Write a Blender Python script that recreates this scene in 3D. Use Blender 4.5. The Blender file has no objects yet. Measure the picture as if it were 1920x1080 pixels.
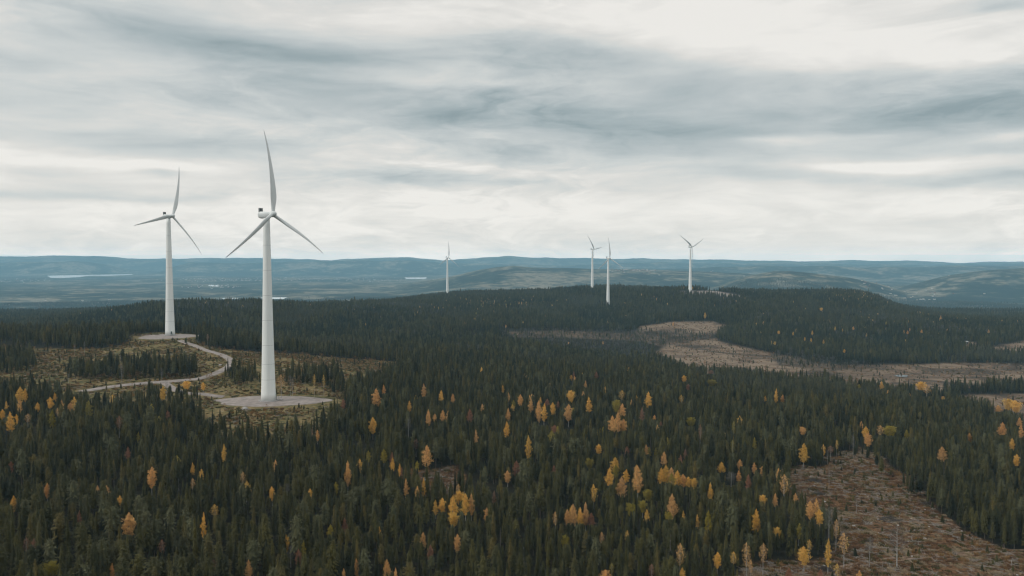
import bpy, math, random
import numpy as np
from mathutils import Vector, Matrix

# ------------------------------------------------------------------ camera, world, sun, exposure
S = bpy.context.scene
COL = S.collection
F = 1500.0                       # focal length in pixels of a 1920 wide frame
PITCH = math.atan(53 / F)        # eye level lies 53 px above the centre
random.seed(7)
RNG = np.random.default_rng(7)

cam_d = bpy.data.cameras.new('camera')
cam = bpy.data.objects.new('camera', cam_d)
COL.objects.link(cam)
cam_d.sensor_width = 36.0
cam_d.lens = 36.0 * F / 1920
cam_d.clip_start = 1.0
cam_d.clip_end = 60000
cam.rotation_euler = (math.pi / 2 - PITCH, 0, 0)
S.camera = cam
S.view_settings.view_transform = 'Standard'
S.view_settings.look = 'None'
S.view_settings.exposure = 0.0
S.view_settings.gamma = 1.0
S.cycles.max_bounces = 5
S.cycles.diffuse_bounces = 2
S.cycles.glossy_bounces = 2
S.cycles.transparent_max_bounces = 8
S.cycles.volume_bounces = 0
S.cycles.use_denoising = True
S.cycles.denoising_prefilter = 'ACCURATE'
S.cycles.filter_width = 1.25

CP, SP = math.cos(PITCH), math.sin(PITCH)


def project(x, y, z):
    d = y * CP - z * SP
    v = y * SP + z * CP
    return 960 + F * x / d, 540 - F * v / d


def ray(px, py):
    a, b = (px - 960) / F, (540 - py) / F
    return np.array([a, CP + b * SP, -SP + b * CP])


def zof(px, py, d):
    r = ray(px, py)
    return r[2] / r[1] * d


SUN_EL, SUN_AZ = math.radians(35), math.radians(-106)     # azimuth from +Y, negative is to the left
sd = Vector((math.sin(SUN_AZ) * math.cos(SUN_EL), math.cos(SUN_AZ) * math.cos(SUN_EL), math.sin(SUN_EL)))
sun_d = bpy.data.lights.new('sun', 'SUN')
sun_d.energy = 1.5
sun_d.angle = math.radians(10)
sun_d.color = (1.0, 0.95, 0.88)
sun = bpy.data.objects.new('sun', sun_d)
sun.rotation_euler = sd.to_track_quat('Z', 'Y').to_euler()
COL.objects.link(sun)


class NT:
    def __init__(self, tree):
        self.t = tree
        self.t.nodes.clear()

    def n(self, typ, **kw):
        nd = self.t.nodes.new(typ)
        for k, v in kw.items():
            setattr(nd, k, v)
        return nd

    def l(self, a, b):
        self.t.links.new(a, b)

    def put(self, sock, v):
        if isinstance(v, bpy.types.NodeSocket):
            self.t.links.new(v, sock)
        else:
            sock.default_value = v

    def math(self, op, a, b=None, c=None, clamp=False):
        nd = self.n('ShaderNodeMath', operation=op, use_clamp=clamp)
        for i, v in enumerate((a, b, c)):
            if v is not None:
                self.put(nd.inputs[i], v)
        return nd.outputs[0]

    def vmath(self, op, a, b=None, scale=None):
        nd = self.n('ShaderNodeVectorMath', operation=op)
        self.put(nd.inputs[0], a)
        if b is not None:
            self.put(nd.inputs[1], b)
        if scale is not None:
            self.put(nd.inputs['Scale'], scale)
        return nd.outputs['Value'] if op in ('LENGTH', 'DOT_PRODUCT') else nd.outputs[0]

    def noise(self, vec, scale, detail=4, rough=0.55, dist=0.0):
        nd = self.n('ShaderNodeTexNoise')
        if vec is not None:
            self.put(nd.inputs['Vector'], vec)
        nd.inputs['Scale'].default_value = scale
        nd.inputs['Detail'].default_value = detail
        nd.inputs['Roughness'].default_value = rough
        nd.inputs['Distortion'].default_value = dist
        return nd.outputs['Fac']

    def ramp(self, fac, stops, interp='LINEAR'):
        nd = self.n('ShaderNodeValToRGB')
        nd.color_ramp.interpolation = interp
        el = nd.color_ramp.elements
        while len(el) < len(stops):
            el.new(0.5)
        for e, (p, c) in zip(el, stops):
            e.position = p
            e.color = c if len(c) == 4 else (*c, 1)
        self.put(nd.inputs[0], fac)
        return nd.outputs[0]

    def mix(self, f, a, b):
        nd = self.n('ShaderNodeMix', data_type='RGBA')
        self.put(nd.inputs[0], f)
        self.put(nd.inputs[6], a if isinstance(a, bpy.types.NodeSocket) else (*a, 1))
        self.put(nd.inputs[7], b if isinstance(b, bpy.types.NodeSocket) else (*b, 1))
        return nd.outputs[2]

    def maprange(self, v, a, b, c=0.0, d=1.0, smooth=False):
        nd = self.n('ShaderNodeMapRange')
        if smooth:
            nd.interpolation_type = 'SMOOTHSTEP'
        self.put(nd.inputs[0], v)
        for i, q in enumerate((a, b, c, d)):
            nd.inputs[i + 1].default_value = q
        return nd.outputs[0]


HAZE_K, HAZE_TOP, HAZE_COL = 6.2e-5, 142.0, (0.42, 0.78, 1.0)
HAZE_A = (0.15, 0.26, 0.31)      # what that air looks like when it is endless


def build_world():
    w = bpy.data.worlds.new('World')
    S.world = w
    w.use_nodes = True
    n = NT(w.node_tree)
    tc = n.n('ShaderNodeTexCoord').outputs['Generated']
    sep = n.n('ShaderNodeSeparateXYZ')
    n.l(tc, sep.inputs[0])
    x, y, z = sep.outputs
    az = n.math('ARCTAN2', x, y)
    el = n.math('ARCSINE', z)
    comb = n.n('ShaderNodeCombineXYZ')
    n.l(az, comb.inputs[0])
    n.l(el, comb.inputs[1])
    ae = comb.outputs[0]
    # streaks: a cloud sheet seen in perspective, stretched sideways
    zz = n.math('ADD', n.math('MAXIMUM', z, 0.0), 0.055)
    pl = n.n('ShaderNodeCombineXYZ')
    n.l(n.math('DIVIDE', x, zz), pl.inputs[0])
    n.l(n.math('DIVIDE', y, zz), pl.inputs[1])
    mp = n.n('ShaderNodeMapping')
    mp.inputs['Scale'].default_value = (0.55, 1.0, 1)
    mp.inputs['Rotation'].default_value = (0, 0, 0.12)
    n.l(pl.outputs[0], mp.inputs[0])
    n1 = n.noise(mp.outputs[0], 1.1, 7, 0.56, 0.5)
    mp2 = n.n('ShaderNodeMapping')
    mp2.inputs['Scale'].default_value = (4.0, 22.0, 1)
    mp2.inputs['Rotation'].default_value = (0, 0, 0.05)
    n.l(ae, mp2.inputs[0])
    n2 = n.noise(mp2.outputs[0], 1.0, 6, 0.6, 0.8)
    mp3 = n.n('ShaderNodeMapping')
    mp3.inputs['Scale'].default_value = (2.6, 13.0, 1)
    mp3.inputs['Location'].default_value = (3.1, 1.7, 0)
    n.l(ae, mp3.inputs[0])
    nw = n.n('ShaderNodeTexNoise')
    n.l(mp3.outputs[0], nw.inputs['Vector'])
    nw.inputs['Scale'].default_value = 1.4
    nw.inputs['Detail'].default_value = 5
    warp = n.vmath('MULTIPLY', n.vmath('SUBTRACT', nw.outputs['Color'], (0.5, 0.5, 0.5)), (0.26, 0.05, 0))
    wv = n.vmath('ADD', ae, warp)
    blobs = [  # px, py, sx, sy, tilt(deg, + falls to the right), amplitude
        (400, 70, 330, 36, 6, -.62), (560, 110, 200, 20, 3, -.2), (860, 185, 380, 46, 3, -.50), (1240, 245, 420, 36, 4, -.52), (1180, 130, 330, 28, 6, -.42),
        (1880, 190, 170, 46, 0, -.62), (1600, 225, 200, 26, 0, -.22), (1420, 190, 160, 22, 4, -.2), (350, 262, 300, 16, 2, -.48), (980, 280, 260, 14, 4, -.25),
        (1480, 330, 190, 12, 3, -.42), (1860, 346, 120, 9, 0, -.55), (760, 334, 230, 11, 2, -.50), (300, 322, 50, 5, 0, -.35),
        (100, 352, 260, 8, 0, -.36), (100, 165, 210, 34, 0, -.22), (1850, 285, 200, 12, 0, -.2), (1900, 15, 90, 12, 0, -.4),
        (20, 100, 90, 14, 0, -.3),
        (1300, 30, 560, 40, 3, .30), (1650, 90, 330, 34, 2, .32), (770, 150, 130, 17, 3, .42), (90, 232, 160, 14, 2, .30),
        (230, 300, 360, 11, 2, .42), (800, 300, 260, 9, 4, .30), (1520, 258, 100, 10, 0, .42), (1660, 312, 150, 14, 2, .46),
        (900, 400, 1500, 48, 0, .27), (1800, 435, 220, 7, 0, .12), (60, 15, 160, 16, 0, .25), (1880, 255, 60, 8, 0, .3)]
    acc = None
    for px, py, sx, sy, tilt, amp in blobs:
        r = ray(px, py)
        r = r / np.linalg.norm(r)
        m = n.n('ShaderNodeMapping', vector_type='TEXTURE')
        m.inputs['Location'].default_value = (math.atan2(r[0], r[1]), math.asin(r[2]), 0)
        m.inputs['Rotation'].default_value = (0, 0, -math.radians(tilt))
        m.inputs['Scale'].default_value = (sx / F, sy / F, 1)
        n.l(wv, m.inputs[0])
        ln = n.vmath('LENGTH', m.outputs[0])
        e = n.math('EXPONENT', n.math('MULTIPLY', n.math('MULTIPLY', ln, ln), -0.8))
        acc = n.math('MULTIPLY_ADD', e, amp * (.76 if amp < 0 else .9), acc if acc is not None else 0.73)
    v = n.math('MULTIPLY_ADD', n.math('SUBTRACT', n1, 0.5), n.maprange(el, 0.03, 0.22, 0.15, 0.72, True), acc)
    v = n.math('MULTIPLY_ADD', n.math('SUBTRACT', n2, 0.5), n.maprange(el, 0.02, 0.12, 0.30, 0.75, True), v)
    mp4 = n.n('ShaderNodeMapping')
    mp4.inputs['Scale'].default_value = (14.0, 44.0, 1)
    n.l(wv, mp4.inputs[0])
    n4 = n.noise(mp4.outputs[0], 1.0, 5, 0.62, 0.4)
    mp5 = n.n('ShaderNodeMapping')
    mp5.inputs['Scale'].default_value = (1.6, 5.0, 1)
    mp5.inputs['Location'].default_value = (7.3, 2.1, 0)
    n.l(ae, mp5.inputs[0])
    puff = n.maprange(n.noise(mp5.outputs[0], 1.6, 3), 0.40, 0.60, 0.20, 0.95)
    v = n.math('MULTIPLY_ADD', n.math('SUBTRACT', n4, 0.5), puff, v)
    cloud = n.ramp(v, [(0.0, (0.28, 0.35, 0.37)), (0.22, (0.395, 0.458, 0.472)), (0.42, (0.505, 0.55, 0.555)), (0.62, (0.61, 0.64, 0.63)),
                       (0.82, (0.73, 0.722, 0.688)), (1.0, (0.86, 0.84, 0.795))], 'LINEAR')
    # the overcast is brighter overhead
    up = n.maprange(el, 0.33, 1.2, 1.0, 1.5, True)
    cloud = n.vmath('SCALE', cloud, scale=up)
    # brightness added low in the sky to offset the haze volume's dimming and tint
    path = n.math('MINIMUM', n.math('DIVIDE', HAZE_TOP, n.math('MAXIMUM', el, 0.001)), 25000.0)
    T = n.math('EXPONENT', n.math('MULTIPLY', path, -HAZE_K))
    lost = n.vmath('SCALE', HAZE_A, scale=n.math('SUBTRACT', 1.0, T))
    cloud = n.vmath('SCALE', n.vmath('MAXIMUM', n.vmath('SUBTRACT', cloud, lost), (0.1, 0.1, 0.1)), scale=n.math('DIVIDE', 1.0, T))
    sky = n.n('ShaderNodeTexSky', sky_type='NISHITA', sun_disc=False)
    sky.sun_elevation = SUN_EL
    sky.sun_rotation = SUN_AZ
    skyc = n.vmath('SCALE', sky.outputs[0], scale=0.1)
    col = n.mix(0.95, skyc, cloud)
    bg = n.n('ShaderNodeBackground')
    n.l(col, bg.inputs[0])
    bg.inputs[1].default_value = 1.0
    out = n.n('ShaderNodeOutputWorld')
    n.l(bg.outputs[0], out.inputs[0])


build_world()


# ------------------------------------------------------------------ helpers
def link(o, parent=None):
    COL.objects.link(o)
    if parent is not None:
        o.parent = parent
    return o


def tag(o, label=None, cat=None, group=None, kind=None):
    for k, v in (('label', label), ('category', cat), ('group', group), ('kind', kind)):
        if v:
            o[k] = v
    return o


def empty(name, loc=(0, 0, 0), rz=0.0):
    o = bpy.data.objects.new(name, None)
    o.location = loc
    o.rotation_euler = (0, 0, rz)
    return link(o)


def np_mesh(name, verts, faces, mats, midx=None, smooth=False):
    """verts (n,3); faces a list of index arrays all with the same side count, or a list of tuples"""
    me = bpy.data.meshes.new(name)
    verts = np.asarray(verts, dtype=np.float32)
    if isinstance(faces, np.ndarray):
        nf, k = faces.shape
        me.vertices.add(len(verts))
        me.vertices.foreach_set('co', verts.ravel())
        me.loops.add(nf * k)
        me.loops.foreach_set('vertex_index', faces.astype(np.int32).ravel())
        me.polygons.add(nf)
        me.polygons.foreach_set('loop_start', np.arange(0, nf * k, k, dtype=np.int32))
        me.update(calc_edges=True)
    else:
        me.from_pydata(verts.tolist(), [], [list(map(int, f)) for f in faces])
    for m in mats:
        me.materials.append(m)
    if midx is not None:
        me.polygons.foreach_set('material_index', np.asarray(midx, dtype=np.int32))
    me.polygons.foreach_set('use_smooth', np.full(len(me.polygons), smooth, dtype=bool))
    me.update()
    return me


class MB:
    def __init__(s):
        s.v, s.f, s.m = [], [], []

    def tube(s, pts, rad, sides=8, cap=True, m=0):
        base = len(s.v)
        pts = [Vector(p) for p in pts]
        for i, p in enumerate(pts):
            t = (pts[min(i + 1, len(pts) - 1)] - pts[max(i - 1, 0)]).normalized()
            a = t.cross(Vector((0, 1, 0)) if abs(t.y) < .9 else Vector((1, 0, 0))).normalized()
            b = t.cross(a)
            for k in range(sides):
                q = 2 * math.pi * k / sides
                s.v.append(p + (a * math.cos(q) + b * math.sin(q)) * rad[i])
        for i in range(len(pts) - 1):
            for k in range(sides):
                s.f.append((base + i * sides + k, base + i * sides + (k + 1) % sides,
                            base + (i + 1) * sides + (k + 1) % sides, base + (i + 1) * sides + k))
                s.m.append(m)
        if cap:
            s.f.append(tuple(base + k for k in range(sides))[::-1])
            s.f.append(tuple(base + (len(pts) - 1) * sides + k for k in range(sides)))
            s.m += [m, m]

    def loft(s, rings, cap=True, m=0):
        base, k0 = len(s.v), len(rings[0])
        for r in rings:
            s.v += [Vector(p) for p in r]
        for i in range(len(rings) - 1):
            for k in range(k0):
                s.f.append((base + i * k0 + k, base + i * k0 + (k + 1) % k0, base + (i + 1) * k0 + (k + 1) % k0, base + (i + 1) * k0 + k))
                s.m.append(m)
        if cap:
            s.f.append(tuple(base + k for k in range(k0))[::-1])
            s.f.append(tuple(base + (len(rings) - 1) * k0 + k for k in range(k0)))
            s.m += [m, m]

    def box(s, c, d, m=0, rot=None):
        base = len(s.v)
        R = Matrix.Rotation(rot, 3, 'Z') if rot else Matrix.Identity(3)
        for sx in (-1, 1):
            for sy in (-1, 1):
                for sz in (-1, 1):
                    s.v.append(Vector(c) + R @ Vector((sx * d[0] / 2, sy * d[1] / 2, sz * d[2] / 2)))
        for f in ((0, 1, 3, 2), (4, 6, 7, 5), (0, 4, 5, 1), (2, 3, 7, 6), (0, 2, 6, 4), (1, 5, 7, 3)):
            s.f.append(tuple(base + i for i in f))
            s.m.append(m)

    def tri(s, a, b, c, m=0):
        base = len(s.v)
        s.v += [a, b, c]
        s.f.append((base, base + 1, base + 2))
        s.m.append(m)

    def quad(s, a, b, c, d, m=0):
        base = len(s.v)
        s.v += [a, b, c, d]
        s.f.append((base, base + 1, base + 2, base + 3))
        s.m.append(m)

    def mesh(s, name, mats, smooth=False):
        me = bpy.data.meshes.new(name)
        me.from_pydata([tuple(v) for v in s.v], [], s.f)
        for m in mats:
            me.materials.append(m)
        me.polygons.foreach_set('material_index', s.m)
        me.polygons.foreach_set('use_smooth', [smooth] * len(s.f))
        me.update()
        return me

    def build(s, name, mats, parent=None, smooth=False):
        if not isinstance(mats, (list, tuple)):
            mats = [mats]
        return link(bpy.data.objects.new(name, s.mesh(name, mats, smooth)), parent)


def newmat(name):
    m = bpy.data.materials.new(name)
    m.use_nodes = True
    n = NT(m.node_tree)
    bs = n.n('ShaderNodeBsdfPrincipled')
    out = n.n('ShaderNodeOutputMaterial')
    n.l(bs.outputs[0], out.inputs[0])
    bs.inputs['Roughness'].default_value = 0.85
    bs.inputs['Specular IOR Level'].default_value = 0.2
    return m, n, bs


def leaf_mat(name, stops, trans=0.0, scale=0.9, amp=0.5, stand=False):
    """foliage colour varied from tree to tree and from clump to clump"""
    m, n, bs = newmat(name)
    rnd = n.n('ShaderNodeObjectInfo').outputs['Random']
    base = n.ramp(rnd, stops)
    if stand:
        at = n.n('ShaderNodeAttribute', attribute_type='INSTANCER')
        at.attribute_name = 'stand'
        f_ = at.outputs['Fac']
        base = n.mix(n.maprange(f_, 0.1, 1.0, 0.0, 0.8), base, (0.064, 0.068, 0.050))
        base = n.mix(n.maprange(f_, -1.0, -0.1, 0.75, 0.0), base, (0.014, 0.021, 0.012))
    geo = n.n('ShaderNodeNewGeometry')
    f = n.noise(geo.outputs['Position'], scale, 3, 0.6)
    k = n.maprange(f, 0.3, 0.7, 1 - amp, 1 + amp)
    col = n.vmath('SCALE', base, scale=k)
    n.l(col, bs.inputs['Base Color'])
    bs.inputs['Roughness'].default_value = 0.75
    if trans:
        tr = n.n('ShaderNodeBsdfTranslucent')
        n.l(col, tr.inputs[0])
        ms = n.n('ShaderNodeMixShader')
        ms.inputs[0].default_value = trans
        n.l(bs.outputs[0], ms.inputs[1])
        n.l(tr.outputs[0], ms.inputs[2])
        out = [q for q in n.t.nodes if q.type == 'OUTPUT_MATERIAL'][0]
        n.l(ms.outputs[0], out.inputs[0])
    return m


def plain_mat(name, col, rough=0.85, nscale=1.0, amp=0.2, spec=0.2, metal=0.0):
    m, n, bs = newmat(name)
    geo = n.n('ShaderNodeNewGeometry')
    f = n.noise(geo.outputs['Position'], nscale, 5, 0.6)
    k = n.maprange(f, 0.3, 0.7, 1 - amp, 1 + amp)
    rgb = n.n('ShaderNodeRGB')
    rgb.outputs[0].default_value = (*col, 1)
    n.l(n.vmath('SCALE', rgb.outputs[0], scale=k), bs.inputs['Base Color'])
    bs.inputs['Roughness'].default_value = rough
    bs.inputs['Specular IOR Level'].default_value = spec
    bs.inputs['Metallic'].default_value = metal
    return m


# ------------------------------------------------------------------ terrain
CTRL = [(p, d, z) for p, rows in {
    0: [(225, -89), (360, -90), (480, -88), (560, -87), (620, -84), (720, -80.6), (850, -82), (1100, -110), (1350, -123), (1600, -134), (2000, -150), (2600, -170)],
    140: [(1100, -107), (1350, -115), (1600, -120), (2000, -140)],
    316: [(240, -92), (400, -92), (512, -90), (580, -86), (631, -81.5), (720, -78), (803, -76), (870, -80), (1050, -104), (1250, -102), (1600, -93), (1900, -118), (2600, -162)],
    501: [(250, -93), (400, -93), (512, -90.4), (600, -86), (680, -84), (760, -88), (1000, -108), (1250, -106), (1650, -95), (2000, -122), (2600, -162)],
    700: [(255, -97), (400, -99), (550, -99), (700, -98), (850, -104), (1000, -111), (1300, -116), (1700, -114), (2000, -112), (2400, -137), (3000, -166)],
    840: [(260, -100), (400, -103), (600, -106), (800, -109), (900, -113), (1100, -119), (1500, -118), (2000, -116), (2300, -113), (2534, -111), (2800, -128), (3300, -166)],
    1140: [(265, -104), (400, -110), (600, -116), (800, -120), (900, -122), (1000, -135), (1200, -145), (1400, -143), (1600, -139), (1800, -128), (2022, -116), (2200, -98), (2400, -88), (2600, -97), (3000, -150), (3400, -170)],
    1300: [(270, -106), (400, -112), (600, -118), (800, -124), (900, -132), (1000, -143), (1200, -147), (1350, -148), (1500, -140), (1600, -132), (1750, -122), (2000, -100), (2118, -86), (2300, -89), (2700, -130), (3200, -170)],
    1600: [(280, -112), (400, -117), (510, -119), (700, -128), (850, -139), (950, -148), (1080, -148), (1200, -146), (1500, -132), (1900, -110), (2200, -97), (2350, -101), (2600, -127), (3200, -170)],
    1690: [(2000, -126), (2200, -138), (2500, -150)],
    1640: [(2200, -105)],
    1760: [(600, -128), (700, -135), (800, -144), (900, -151), (1000, -152), (1150, -150)],
    1920: [(300, -114), (400, -119), (520, -125), (600, -136), (700, -146), (800, -154), (900, -156), (1000, -155), (1150, -151), (1400, -145), (1700, -140), (1900, -150), (2300, -168), (3000, -172)],
}.items() for d, z in rows]
CTRL = np.array(CTRL, dtype=float)


def feat(px, d):
    return np.stack([px / 200.0, np.log(d) * 4.2], -1)


def kern(a, b):
    r2 = ((a[:, None, :] - b[None, :, :]) ** 2).sum(-1)
    return np.sqrt(r2 + 0.10)


_CF = feat(CTRL[:, 0], CTRL[:, 1])
_K = kern(_CF, _CF) - 1e-3 * np.eye(len(_CF))
_N = len(_CF)
_A = np.block([[_K, np.ones((_N, 1))], [np.ones((1, _N)), np.zeros((1, 1))]])
_W = np.linalg.solve(_A, np.append(CTRL[:, 2], 0))


def rbf(px, d):
    out = np.empty(len(px))
    for i in range(0, len(px), 60000):
        k = kern(feat(px[i:i + 60000], d[i:i + 60000]), _CF)
        out[i:i + 60000] = k @ _W[:-1] + _W[-1]
    return out


_perm = RNG.random((256, 256))


def vnoise(x, y):
    xi, yi = np.floor(x).astype(int), np.floor(y).astype(int)
    fx, fy = x - xi, y - yi
    fx, fy = fx * fx * (3 - 2 * fx), fy * fy * (3 - 2 * fy)
    a, b = _perm[xi % 256, yi % 256], _perm[(xi + 1) % 256, yi % 256]
    c, d = _perm[xi % 256, (yi + 1) % 256], _perm[(xi + 1) % 256, (yi + 1) % 256]
    return (a * (1 - fx) + b * fx) * (1 - fy) + (c * (1 - fx) + d * fx) * fy


def fbm(x, y, s, o=4):
    x, y = np.asarray(x, float), np.asarray(y, float)
    t, a, n = 0, 1.0, 0
    for i in range(o):
        t = t + a * (vnoise(x / s + 17.3 * i, y / s + 9.1 * i) - 0.5)
        n += a
        a *= 0.5
        s = s / 2
    return t / n * 2          # about -1..1


def sstep(a, b, v):
    t = np.clip((v - a) / (b - a), 0, 1)
    return t * t * (3 - 2 * t)


HILLS = [  # crest distance, front and back widths, crest line in picture columns, crest roughness
    (8600, 1800, 1300, [(700, 545), (780, 530), (830, 522), (870, 512), (900, 505), (930, 500), (965, 497), (1000, 500), (1080, 502), (1200, 505), (1290, 507), (1400, 512), (1500, 520), (1600, 528), (1700, 540)], 2.5),
    (6600, 800, 800, [(1300, 548), (1350, 535), (1400, 517), (1450, 508), (1480, 507), (1520, 511), (1600, 521), (1650, 532), (1700, 548)], 2),
    (7600, 1000, 1200, [(1600, 560), (1660, 545), (1720, 532), (1780, 517), (1830, 509), (1870, 505), (1920, 503), (2200, 498)], 2.5),
    (12500, 1100, 1200, [(900, 520), (1000, 512), (1200, 505), (1400, 499), (1700, 500), (1800, 498), (1920, 499), (2400, 500)], 8),
    (16800, 1000, 1300, [(-600, 486), (0, 491), (200, 487), (330, 490), (460, 493), (620, 489), (650, 487), (770, 486), (830, 492), (1000, 496), (1250, 491), (1400, 493), (1600, 495), (1750, 496), (1920, 493), (2500, 489)], 9),
    (20800, 1800, 2000, [(-600, 482), (-100, 480), (0, 480), (100, 479), (185, 479), (240, 483), (330, 484), (450, 482), (560, 485), (620, 487), (650, 484), (700, 483), (770, 482), (830, 488), (870, 485), (950, 480.5), (1060, 483), (1150, 485), (1200, 484), (1250, 485), (1330, 486), (1400, 488), (1500, 490), (1600, 487), (1650, 489), (1700, 488), (1740, 490), (1800, 493), (1860, 490), (1920, 489), (2500, 486)], 7),
]
LAKES = [  # outlines of the open water in the valley, in picture columns and rows (on the valley floor)
    [(90, 517), (130, 515.5), (180, 515.2), (248, 514), (246, 515.5), (200, 517), (165, 517), (150, 519.5), (120, 521), (95, 521)],
    [(392, 534), (412, 534.5), (408, 537.5), (394, 536)],
    [(415, 558.5), (445, 559), (440, 561), (418, 561)],
    [(488, 558), (540, 557.3), (536, 560.5), (492, 560.5)],
    [(758, 520.5), (800, 520), (798, 523), (762, 523.2)],
    [(1180, 527.5), (1238, 527), (1236, 529), (1184, 529.6)],
]
LAKE_Z = -298.0


def to_plane(px, py, z):
    r = ray(px, py)
    k = z / r[2]
    return r[0] * k, r[1] * k


def inpoly(x, y, poly):
    x, y = np.asarray(x, float), np.asarray(y, float)
    r = np.zeros(x.shape, bool)
    n = len(poly)
    for i in range(n):
        x1, y1 = poly[i]
        x2, y2 = poly[(i + 1) % n]
        if y1 == y2:
            continue
        c = ((y1 > y) != (y2 > y)) & (x < (x2 - x1) * (y - y1) / (y2 - y1) + x1)
        r ^= c
    return r


LAKE_W = [[to_plane(px, py, LAKE_Z) for px, py in L] for L in LAKES]
T_SPOTS = {}


def height(X, Y):
    X, Y = np.atleast_1d(np.asarray(X, float)), np.atleast_1d(np.asarray(Y, float))
    rho = np.hypot(X, Y)
    az = np.abs(np.arctan2(X, Y))
    front = az < math.radians(46)
    d = np.where(front, Y, rho * math.cos(math.radians(46)))
    d = np.maximum(d, 30)
    px = 960 + F * np.where(front, X / np.maximum(Y, 1), np.sign(X) * math.tan(math.radians(46)))
    zn = rbf(np.clip(px, -250, 2170), np.clip(d, 215, 3400))
    zn += fbm(X, Y, 90, 3) * 1.6 * sstep(150, 500, d)
    t = sstep(2400, 4700, d)
    base = -303 + fbm(X, Y, 2400, 3) * 20 + fbm(X, Y, 500, 3) * 10 - 10 * sstep(12000, 16000, Y) * 0
    zf = base.copy()
    for d0, sf, sb, crest, rough in HILLS:
        cp = np.array(crest, float)
        py = np.interp(px, cp[:, 0], cp[:, 1])
        lo = (px < cp[0, 0]) | (px > cp[-1, 0])
        zc = -(py - 487) / F * d0
        g = np.exp(-((d - d0) / np.where(d < d0, sf, sb)) ** 2)
        r = (fbm(X + 300, Y * 0.6, 1500, 5) * 4.0 + np.abs(fbm(X, Y, 650, 3)) * 4.2 - 2) * rough
        zh = -310 + (zc + r + 310) * g
        zh = np.where(lo, -400, zh)
        zf = np.maximum(zf, zh) + 3 * np.exp(-np.abs(zf - zh) / 6) * (~lo)
    for L in LAKE_W:
        c = np.mean(L, 0)
        e = np.maximum(np.ptp(np.array(L), axis=0), 1)
        q = np.hypot((X - c[0]) / e[0] / 1.1, (Y - c[1] + 0.8 * e[1]) / e[1] / 2.4)
        m = 1 - sstep(0.55, 1.0, q)
        zf = zf * (1 - m) + (LAKE_Z - 1.2) * m
    z = zn * (1 - t) + zf * t
    for (x0, y0, z0, rx, ry) in T_SPOTS.values():          # level ground under the crane pads
        q = np.hypot((X - x0) / rx, (Y - y0) / ry)
        m = 1 - sstep(1.0, 1.5, q)
        z = z * (1 - m) + z0 * m
    return z


def h1(x, y):
    return float(height([x], [y])[0])


def hit(px, py, lo=150, hi=4000):
    """the ground point seen at a picture position"""
    r = ray(px, py)
    ds = np.exp(np.linspace(math.log(lo), math.log(hi), 700))
    x, z = r[0] / r[1] * ds, r[2] / r[1] * ds
    h = height(x, ds)
    below = np.nonzero(z <= h)[0]
    i = below[0] if len(below) else len(ds) - 1
    return float(x[i]), float(ds[i]), float(h[i])


# turbines: base column and row, distance, yaw seen from the camera, blade angle, hub height
TURB = [
    (503.5, 752, 512, 49, -2, 'nearest white wind turbine standing on the round gravel pad among the forest'),
    (319, 629, 803, 48, 17, 'white wind turbine on the hilltop gravel pad where the winding road ends'),
    (1140, 573, 2022, 47, -1, 'lower of two neighbouring distant turbines, its base deepest in the dark ridge forest'),
    (839, 554, 2534, 48, 4, 'distant turbine standing alone on the left part of the far ridge'),
    (1110.5, 541.5, 2420, 58, -38, 'hazy turbine just left of its nearer twin, base hidden by ridge treetops'),
    (1294, 548, 2118, 48, -56, 'distant turbine on a pale pad at the ridge top, two blades raised'),
]
TB = []
for i, (px, py, d, yaw, a, lab) in enumerate(TURB):
    z = zof(px, py, d)
    x = ray(px, py)[0] / ray(px, py)[1] * d
    TB.append((x, d, z))
    rx, ry = [(40, 26), (33, 38), (9, 9), (9, 9), (12, 10), (30, 16)][i]
    T_SPOTS[i] = (x + (5, 3, 0, 0, 0, 0)[i], d - (18 if i == 1 else 0), z, rx, ry)

# ------------------------------------------------------------------ zones of open ground (picture outlines of places on the ground)
OPEN_LEFT = [(-300, 650), (0, 652), (180, 655), (232, 648), (250, 626), (300, 623), (368, 627), (372, 645), (400, 652), (450, 657), (560, 664), (640, 672), (745, 678),
             (756, 690), (705, 712), (668, 724), (648, 745), (640, 765), (622, 790), (590, 812), (530, 826), (440, 826), (388, 802), (376, 776), (366, 764), (280, 756), (200, 760), (100, 746), (0, 734), (-300, 734)]
ISLES = [[(130, 698), (200, 690), (270, 682), (350, 684), (374, 700), (352, 709), (300, 711), (130, 712)],
         [(-40, 668), (55, 664), (72, 695), (20, 703), (-40, 700)],
         [(425, 704), (482, 700), (488, 718), (428, 722)],
         [(522, 707), (560, 704), (625, 706), (655, 738), (628, 738), (600, 722), (525, 716)],
         [(272, 742), (372, 744), (376, 754), (272, 756)]]
BOG = [(955, 622), (1050, 620), (1190, 626), (1200, 612), (1260, 603), (1335, 603), (1372, 612), (1335, 628), (1350, 640), (1420, 656), (1480, 668), (1560, 684),
       (1700, 684), (1790, 680), (1930, 682), (2300, 685), (2300, 726), (1920, 724), (1790, 727), (1765, 742), (1700, 742), (1640, 736), (1500, 716), (1300, 700), (1215, 668), (1245, 652), (1205, 640), (1100, 634), (960, 632)]
BOG_ISLES = [[(1190, 618), (1290, 622), (1340, 628), (1330, 634), (1200, 634)]]
BOG2 = [[(1850, 652), (1925, 638), (2200, 630), (2200, 662), (1925, 664), (1870, 666)],
        [(1800, 741), (1925, 738), (2300, 738), (2300, 805), (1960, 800), (1900, 790), (1850, 770), (1800, 756)], [(1800, 640), (1830, 642), (1850, 658), (1815, 656)]]
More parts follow.
